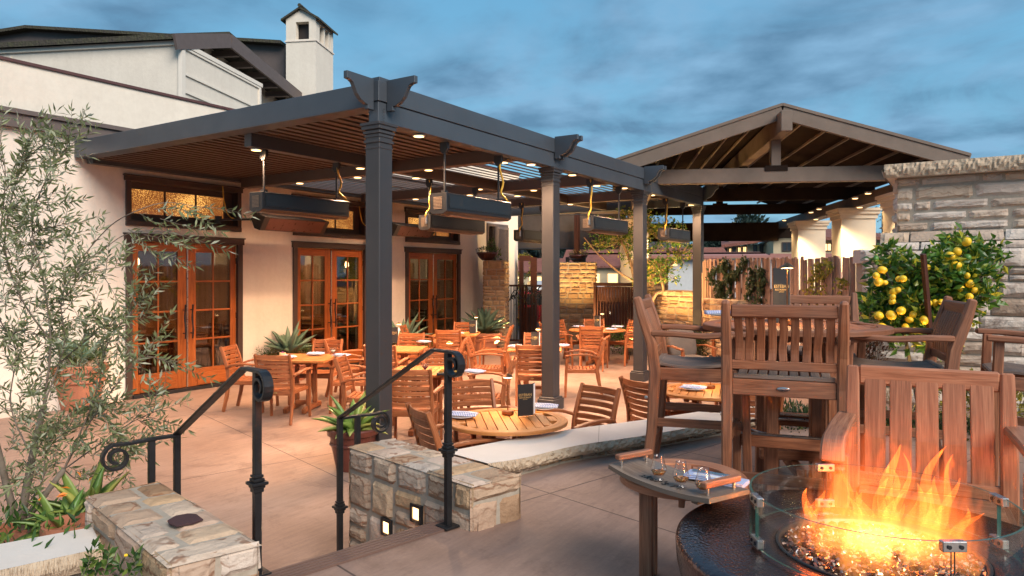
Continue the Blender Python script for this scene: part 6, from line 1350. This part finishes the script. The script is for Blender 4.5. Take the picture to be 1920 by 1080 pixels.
hedge('green and gold shrub beneath the fireplace wall','shrub',[z0(3.9,6.3,ZT),z0(4.3,6.0,ZT)],1800,.3,.5,m_yel,.05,.018)
# grass tufts
def tuft(label,c,n,L,mat=m_dry,name='grass_tuft'):
    t=thing(name,label,'grass',tuple(c)); g=MB()
    for k in range(n): a=random.uniform(0,6.28); el=random.uniform(.7,1.45); g.blade(c+rdir()*.03,V((math.cos(a)*math.cos(el),math.sin(a)*math.cos(el),math.sin(el))),V((-math.sin(a),math.cos(a),0)),L*random.uniform(.6,1.1),.010,.5,5,.2,.3)
    g.build('blades',mat,t,True)
tuft('straw-coloured grass tuft behind the right bar stool',z0(3.25,6.0,.45),26,.55); tuft('spiky golden grass before the wooden gate',z0(3.2,16.8),22,.8,m_dry); tuft('gold-lit grass behind the iron gate',z0(.55,20.5),30,1.1,m_yel)
# bowl planters on the piers
for f_,W_,dep,z,lab,s in((f1,w1,.7,2.28,'low clay bowl of trailing succulents on top of the narrow pier',9),(f2,w2,.8,2.27,'low clay bowl of dry succulents on top of the broad pier',4)):
    c=f_(W_*.5,dep*.5,z+.003); t=thing('bowl_planter',lab,'plant',tuple(c),0,'bowl planters on the piers'); MB().lathe(tuple(c),[(.13,0),(.2,.06),(.26,.16),(.28,.17),(.27,.2),(.24,.2),(.001,.17)],24).build('bowl',m_glaze,t,True)
    lb=MB(); random.seed(s); bushy(lb,c+V((0,0,.24)),(.27,.27,.10),420,.06,.015); 
    if s==9: bushy(lb,c+rt*.25+V((0,0,.0)),(.12,.12,.35),160,.07,.025); bushy(lb,c+rt*.1+V((0,0,.4)),(.07,.07,.16),60,.09,.03)
    lb.build('trailing_foliage',m_green if s==9 else m_dry,t,True)
q=z0(.32,20.4,2.15); t=thing('wreath','round gold-green wreath hanging by the second post','wreath',tuple(q)); lb=MB()
for k in range(420): a=random.uniform(0,6.28); p=q+rt*math.cos(a)*.27+V((0,0,math.sin(a)*.30))+rdir()*.06; lb.leaf(p,rdir(),rdir(),.08,.035)
lb.build('leaves',m_yel,t,True)
hedge('golden lit shrub just behind the iron gate and narrow pier','shrub',[z0(-.15,20.4),z0(.1,20.8)],1500,.35,2.0,m_yel,.09,.04)
# ================= far background =================
m_hill=plain('haze_tinted_scrub',(.075,.075,.085),(.05,.06,.06),.95,sc=.06,coords='World'); m_dkg=leafm('cypress_needle',(.02,.045,.035),(.045,.075,.06),tr=.1)  # distance haze is mixed into the hill colour, no air is modelled
g=MB(); n_=60; b=0
for i in range(n_+1):
    l=-60+260*i/n_; h=9+5*math.sin(i*.35)+2.5*math.sin(i*1.1)
    h=max(2,h if i<26 else 5+2*math.sin(i*.5))
    for d,z in((150,-1),(170,h*.8),(200,h),(260,h*.6)): g.v.append(cw(l*d/200+0,d,z))
for i in range(n_):
    for j in range(3): a=i*4+j; g.face((a,a+4,a+5,a+1))
o=struct(g.build('hills',m_hill,smooth=True))
def ftree(label,l,d,zb,w_,h_,mat=m_dkg,n=2600,lL=.9,name='cypress_tree',seed=1,trunk=m_bark,group='dark trees on the skyline',flat=.5):
    random.seed(seed); c=cw(l,d,zb); t=thing(name,label,'tree',tuple(c),0,group); g=MB(); g.tube([c,c+V((.2,0,h_*.5)),c+V((0,.1,h_*.85))],[w_*.05,w_*.035,w_*.01],7)
    lb=MB(); cl=[]
    for k in range(15):
        a=random.uniform(0,6.28); r_=random.random()**.6*w_*.42; zz=h_*(.45+.45*(1-(r_/(w_*.45))**2)*random.uniform(.6,1.05)); q=c+V((math.cos(a)*r_,math.sin(a)*r_,zz)); cl.append(q); g.tube([c+V((0,0,h_*.35)),(c+q)/2+V((0,0,h_*.1)),q],[w_*.02,w_*.014,w_*.005],5)
    for k in range(n):
        q=cl[k%len(cl)]; d_=rdir(); s=random.random()**.45; p=q+V((d_.x*w_*.20*s,d_.y*w_*.20*s,d_.z*w_*.20*flat*s)); lb.leaf(p,(d_+V((0,0,.2))).normalized(),rdir(),lL*random.uniform(.5,1.1),lL*.45)
    lb.build('crown',mat,t,True); g.build('trunk',trunk,t,True)
for k,(l,d,zb,w_,h_,lab) in enumerate(((27,95,1.5,7,5.6,'round dark cypress left of the tile-roofed hotel'),(24.5,96,1.5,5,4.2,'smaller dark cypress at the left end of the skyline group'),(33,100,2,9,8.6,'tallest dark cypress behind the hotel chimneys'),(30,98,2,6,6.6,'dark cypress between the round one and the tallest'),(5,110,0,11,8.5,'hazy tree beyond the broad pier'),(9,112,0,10,9,'hazy tree right of the bar post'),(2,115,0,9,8,'hazy tree seen over the iron gate'),(44,80,2,6,5,'dark bush-like tree right of the hotel'))):
    ftree(lab,l,d,zb,w_,h_,seed=30+k,n=2200,lL=.7)
ftree('autumn tree with sparse red leaves between the pavilion columns and fireplace wall',12.6,24,0,2.6,4.9,m_red,420,.14,'autumn_tree',77,m_bark,None,1.0)
# hotel
m_tile=plain('clay_tile',(.24,.085,.055),(.17,.06,.045),.8,sc=1.2,coords='World',bst=.9,bsc=5,bd=.1); m_hot=plain('hotel_stucco',(.55,.44,.28),(.50,.40,.25),.8,coords='World'); m_win=plain('dark_window',(.03,.035,.04),None,.15); m_warm=emit('lit_window',(1,.6,.25),1.6)
hf=fr2((1450-960)/1337*70,70); ht=thing('hotel','distant cream hotel with red tile roofs and a row of chimneys','building',tuple(hf(0,0,0)))
s70=70/1337
def hx(px): return (px-1450)*s70
def hz(py): return H+(516-py)*s70
g=MB(); uprism(g,hf,hx(1370),hx(1450),4,12,0,hz(458)); g.ext([hf(hx(1450),0,0),hf(hx(1650),0,0),hf(hx(1650),0,hz(452)),hf(hx(1482),0,hz(440)),hf(hx(1450),0,hz(452))],hf(0,10,0)-hf(0,0,0)); g.build('wall',m_hot,ht,True)
g=MB(); g.ext([hf(hx(1364),3,hz(462)),hf(hx(1452),3,hz(450)),hf(hx(1478),9,hz(426)),hf(hx(1380),9,hz(448))],(0,0,.3)); g.ext([hf(hx(1443),-.8,hz(453)),hf(hx(1482),-.8,hz(437)),hf(hx(1482),9,hz(424)),hf(hx(1450),9,hz(430))],(0,0,.3)); g.ext([hf(hx(1482),-.8,hz(437)),hf(hx(1545),-.8,hz(452)),hf(hx(1545),9,hz(440)),hf(hx(1482),9,hz(424))],(0,0,.3))
g.ext([hf(hx(1530),-1,hz(452)),hf(hx(1660),-1,hz(452)),hf(hx(1640),8,hz(426)),hf(hx(1545),8,hz(426))],(0,0,.3)); g.build('roof',m_tile,ht,True)
for a,b,y0,y1 in((1385,1394,437,456),(1393,1410,436,452),(1413,1430,432,449),(1445,1463,427,446)):
    g=MB(); uprism(g,hf,hx(a),hx(b),5,6,hz(y1),hz(y0+5)); c=g.build('chimney',m_hot,ht,True); g=MB(); uprism(g,hf,hx(a)-.05,hx(b)+.05,4.95,6.05,hz(y0+5),hz(y0)); g.build('chimney_cap',m_tile,c,True)
for a,b,y0,y1,w_ in((1467,1481,456,470,0),(1429,1434,457,472,0),(1441,1446,457,472,0),(1409,1414,460,472,1),(1399,1403,461,472,1),(1389,1393,462,472,0),(1382,1385,463,472,1),(1372,1376,464,472,0),(1622,1632,456,470,0),(1540,1552,458,470,1)):
    u0=-.06 if (a>=1450) else 3.94
    g=MB(); uprism(g,hf,hx(a),hx(b),u0,u0+.05,hz(y1),hz(y0)); wn=g.build('window',m_warm if w_ else m_win,ht,True); g=MB(); c0,c1=hx(a),hx(b)
    for (p_,q_,r_,s_) in((c0-.08,c1+.08,hz(y0),hz(y0)+.1),(c0-.08,c1+.08,hz(y1)-.1,hz(y1)),(c0-.08,c0,hz(y1),hz(y0)),(c1,c1+.08,hz(y1),hz(y0)),((c0+c1)/2-.03,(c0+c1)/2+.03,hz(y1),hz(y0))): uprism(g,hf,p_,q_,u0-.03,u0,r_,s_)
    g.build('frame',m_trim,wn,True)
g=MB(); uprism(g,hf,hx(1372),hx(1422),3.2,3.3,hz(475),hz(470)); g.build('balcony_rail',m_trim,ht,True)
lf=fr2((1380-960)/1337*45,45); t=thing('low_building','low white building with a long pinkish roof above the vine fence','building',tuple(lf(0,0,0))); s45=45/1337
lx=lambda px:(px-1380)*s45; lzz=lambda py:H+(516-py)*s45
g=MB(); uprism(g,lf,lx(1225),lx(1560),0,8,-.02,lzz(486)); g.build('wall',plain('white_wall',(.6,.6,.58),(.55,.54,.52),.8),t,True); g=MB(); g.ext([lf(lx(1220),-.5,lzz(484)),lf(lx(1440),-.5,lzz(484)),lf(lx(1440),3,lzz(474)),lf(lx(1220),3,lzz(475))],(0,0,.15)); uprism(g,lf,lx(1440),lx(1560),-.3,8,lzz(487),lzz(476)); g.build('roof',plain('pink_roof',(.38,.17,.14),(.34,.15,.12),.8),t,True)
for a,b in((1325,1331),(1335,1350),(1240,1250),(1262,1272)):
    g=MB(); uprism(g,lf,lx(a),lx(b),-.05,0,lzz(498),lzz(490)); g.build('window',m_warm if a<1300 else m_win,t,True)
for k,(px,d,w_,h_,lab) in enumerate(((1115,60,5,4.2,'far low house with lit windows seen right of the broad pier'),(1010,75,8,3.6,'far low house beyond the iron gate'),(1280,55,7,4.0,'far shop front with lit windows behind the citrus tree'))):
    q=fr2((px-960)/1337*d,d); t=thing('far_house',lab,'building',tuple(q(0,0,0)),0,'low far houses across the street'); g=MB(); uprism(g,q,-w_/2,w_/2,0,6,0,h_*.6); g.build('wall',m_hot,t,True); g=MB(); g.ext([q(-w_/2-.4,-.4,h_*.6),q(w_/2+.4,-.4,h_*.6),q(w_/2,3,h_),q(-w_/2,3,h_)],(0,0,.15)); g.build('roof',m_tile,t,True)
    for j in range(3): g=MB(); uprism(g,q,-w_/2+.6+j*w_*.3,-w_/2+.6+j*w_*.3+w_*.16,-.05,0,h_*.2,h_*.48); g.build('window',m_warm,t,True)
# street: road, cars, lights
g=MB(); q=[cw(-30,24,-.008),cw(60,24,-.008),cw(60,34,-.008),cw(-30,34,-.008)]; g.quad(*q); struct(g.build('road',m_asph))
def car(label,l,d,ang,col,nm):
    p=cw(l,d); t=thing('parked_car',label,'car',(p.x,p.y,0),ang,'cars on the street'); mt=plain(nm,col,tuple(c*.9 for c in col),.3,coat=.6); pr_=[(-2.1,.35),(-2.15,.75),(-1.7,.88),(-1.2,1.35),(.5,1.38),(1.1,.92),(2.0,.80),(2.15,.5),(2.1,.3)]
    b=MB(); b.ext([(x,-.85,z) for x,z in pr_][::-1],(0,1.7,0)); b.build('body',mt,t,bevel=.06)
    b=MB(); b.ext([(-1.15,-.87,.92),(-.98,-.87,1.28),(.38,-.87,1.30),(.85,-.87,.92)][::-1],(0,1.74,0)); b.build('side_windows',m_win,t)
    for x in(-1.35,1.35):
        for s in(-1,1): wv_=MB().tube([(x,s*.86,.33),(x,s*.70,.33)],.33,20).build('wheel',m_blk,t); MB().tube([(x,s*.875,.33),(x,s*.86,.33)],.2,14).build('rim',m_steel,wv_)
    for s in(-1,1): MB().ell((2.12,s*.6,.62),(.04,.14,.07),8,5).build('headlight',emit('lit_headlight',(1,.85,.6),6) if 'lit_headlight' not in bpy.data.materials else bpy.data.materials['lit_headlight'],t)
    for s in(-1,1): MB().box((-2.14,s*.6,.72),(.04,.3,.1)).build('tail_light',m_flower,t)
car('bright red car seen through the bars of the iron gate',1.1,24.5,yaw(80),(.55,.015,.02),'red_paint'); car('pale silver car beyond the broad stone pier',6.8,50,yaw(60),(.5,.52,.55),'silver_paint'); car('oncoming car with lit headlights far up the street',2.6,70,yaw(170),(.4,.4,.42),'grey_paint'); car('white car with lit headlights behind the iron gate',4.2,60,yaw(165),(.6,.6,.6),'white_paint')
q=cw(.75,34); t=thing('traffic_signal','traffic signal on a thin mast arm right of the building corner','traffic light',tuple(q)); g=MB(); g.tube([q-rt*1.2,q-rt*1.2+V((0,0,3.1)),q+rt*1.5+V((0,0,3.25))],.05,8); g.build('mast',m_steel,t,True); g=MB(); g.box(q-rt*.35+V((0,0,3.0)),(.25,.25,.8)); g.build('signal_head',m_blk,t,True)
q=cw(12.1,23); t=thing('utility_pole','plain wooden utility pole between the pavilion and fireplace wall','pole',tuple(q)); MB().tube([q,q+V((0,0,4.3))],.16,10).build('shaft',m_barkw,t,True)
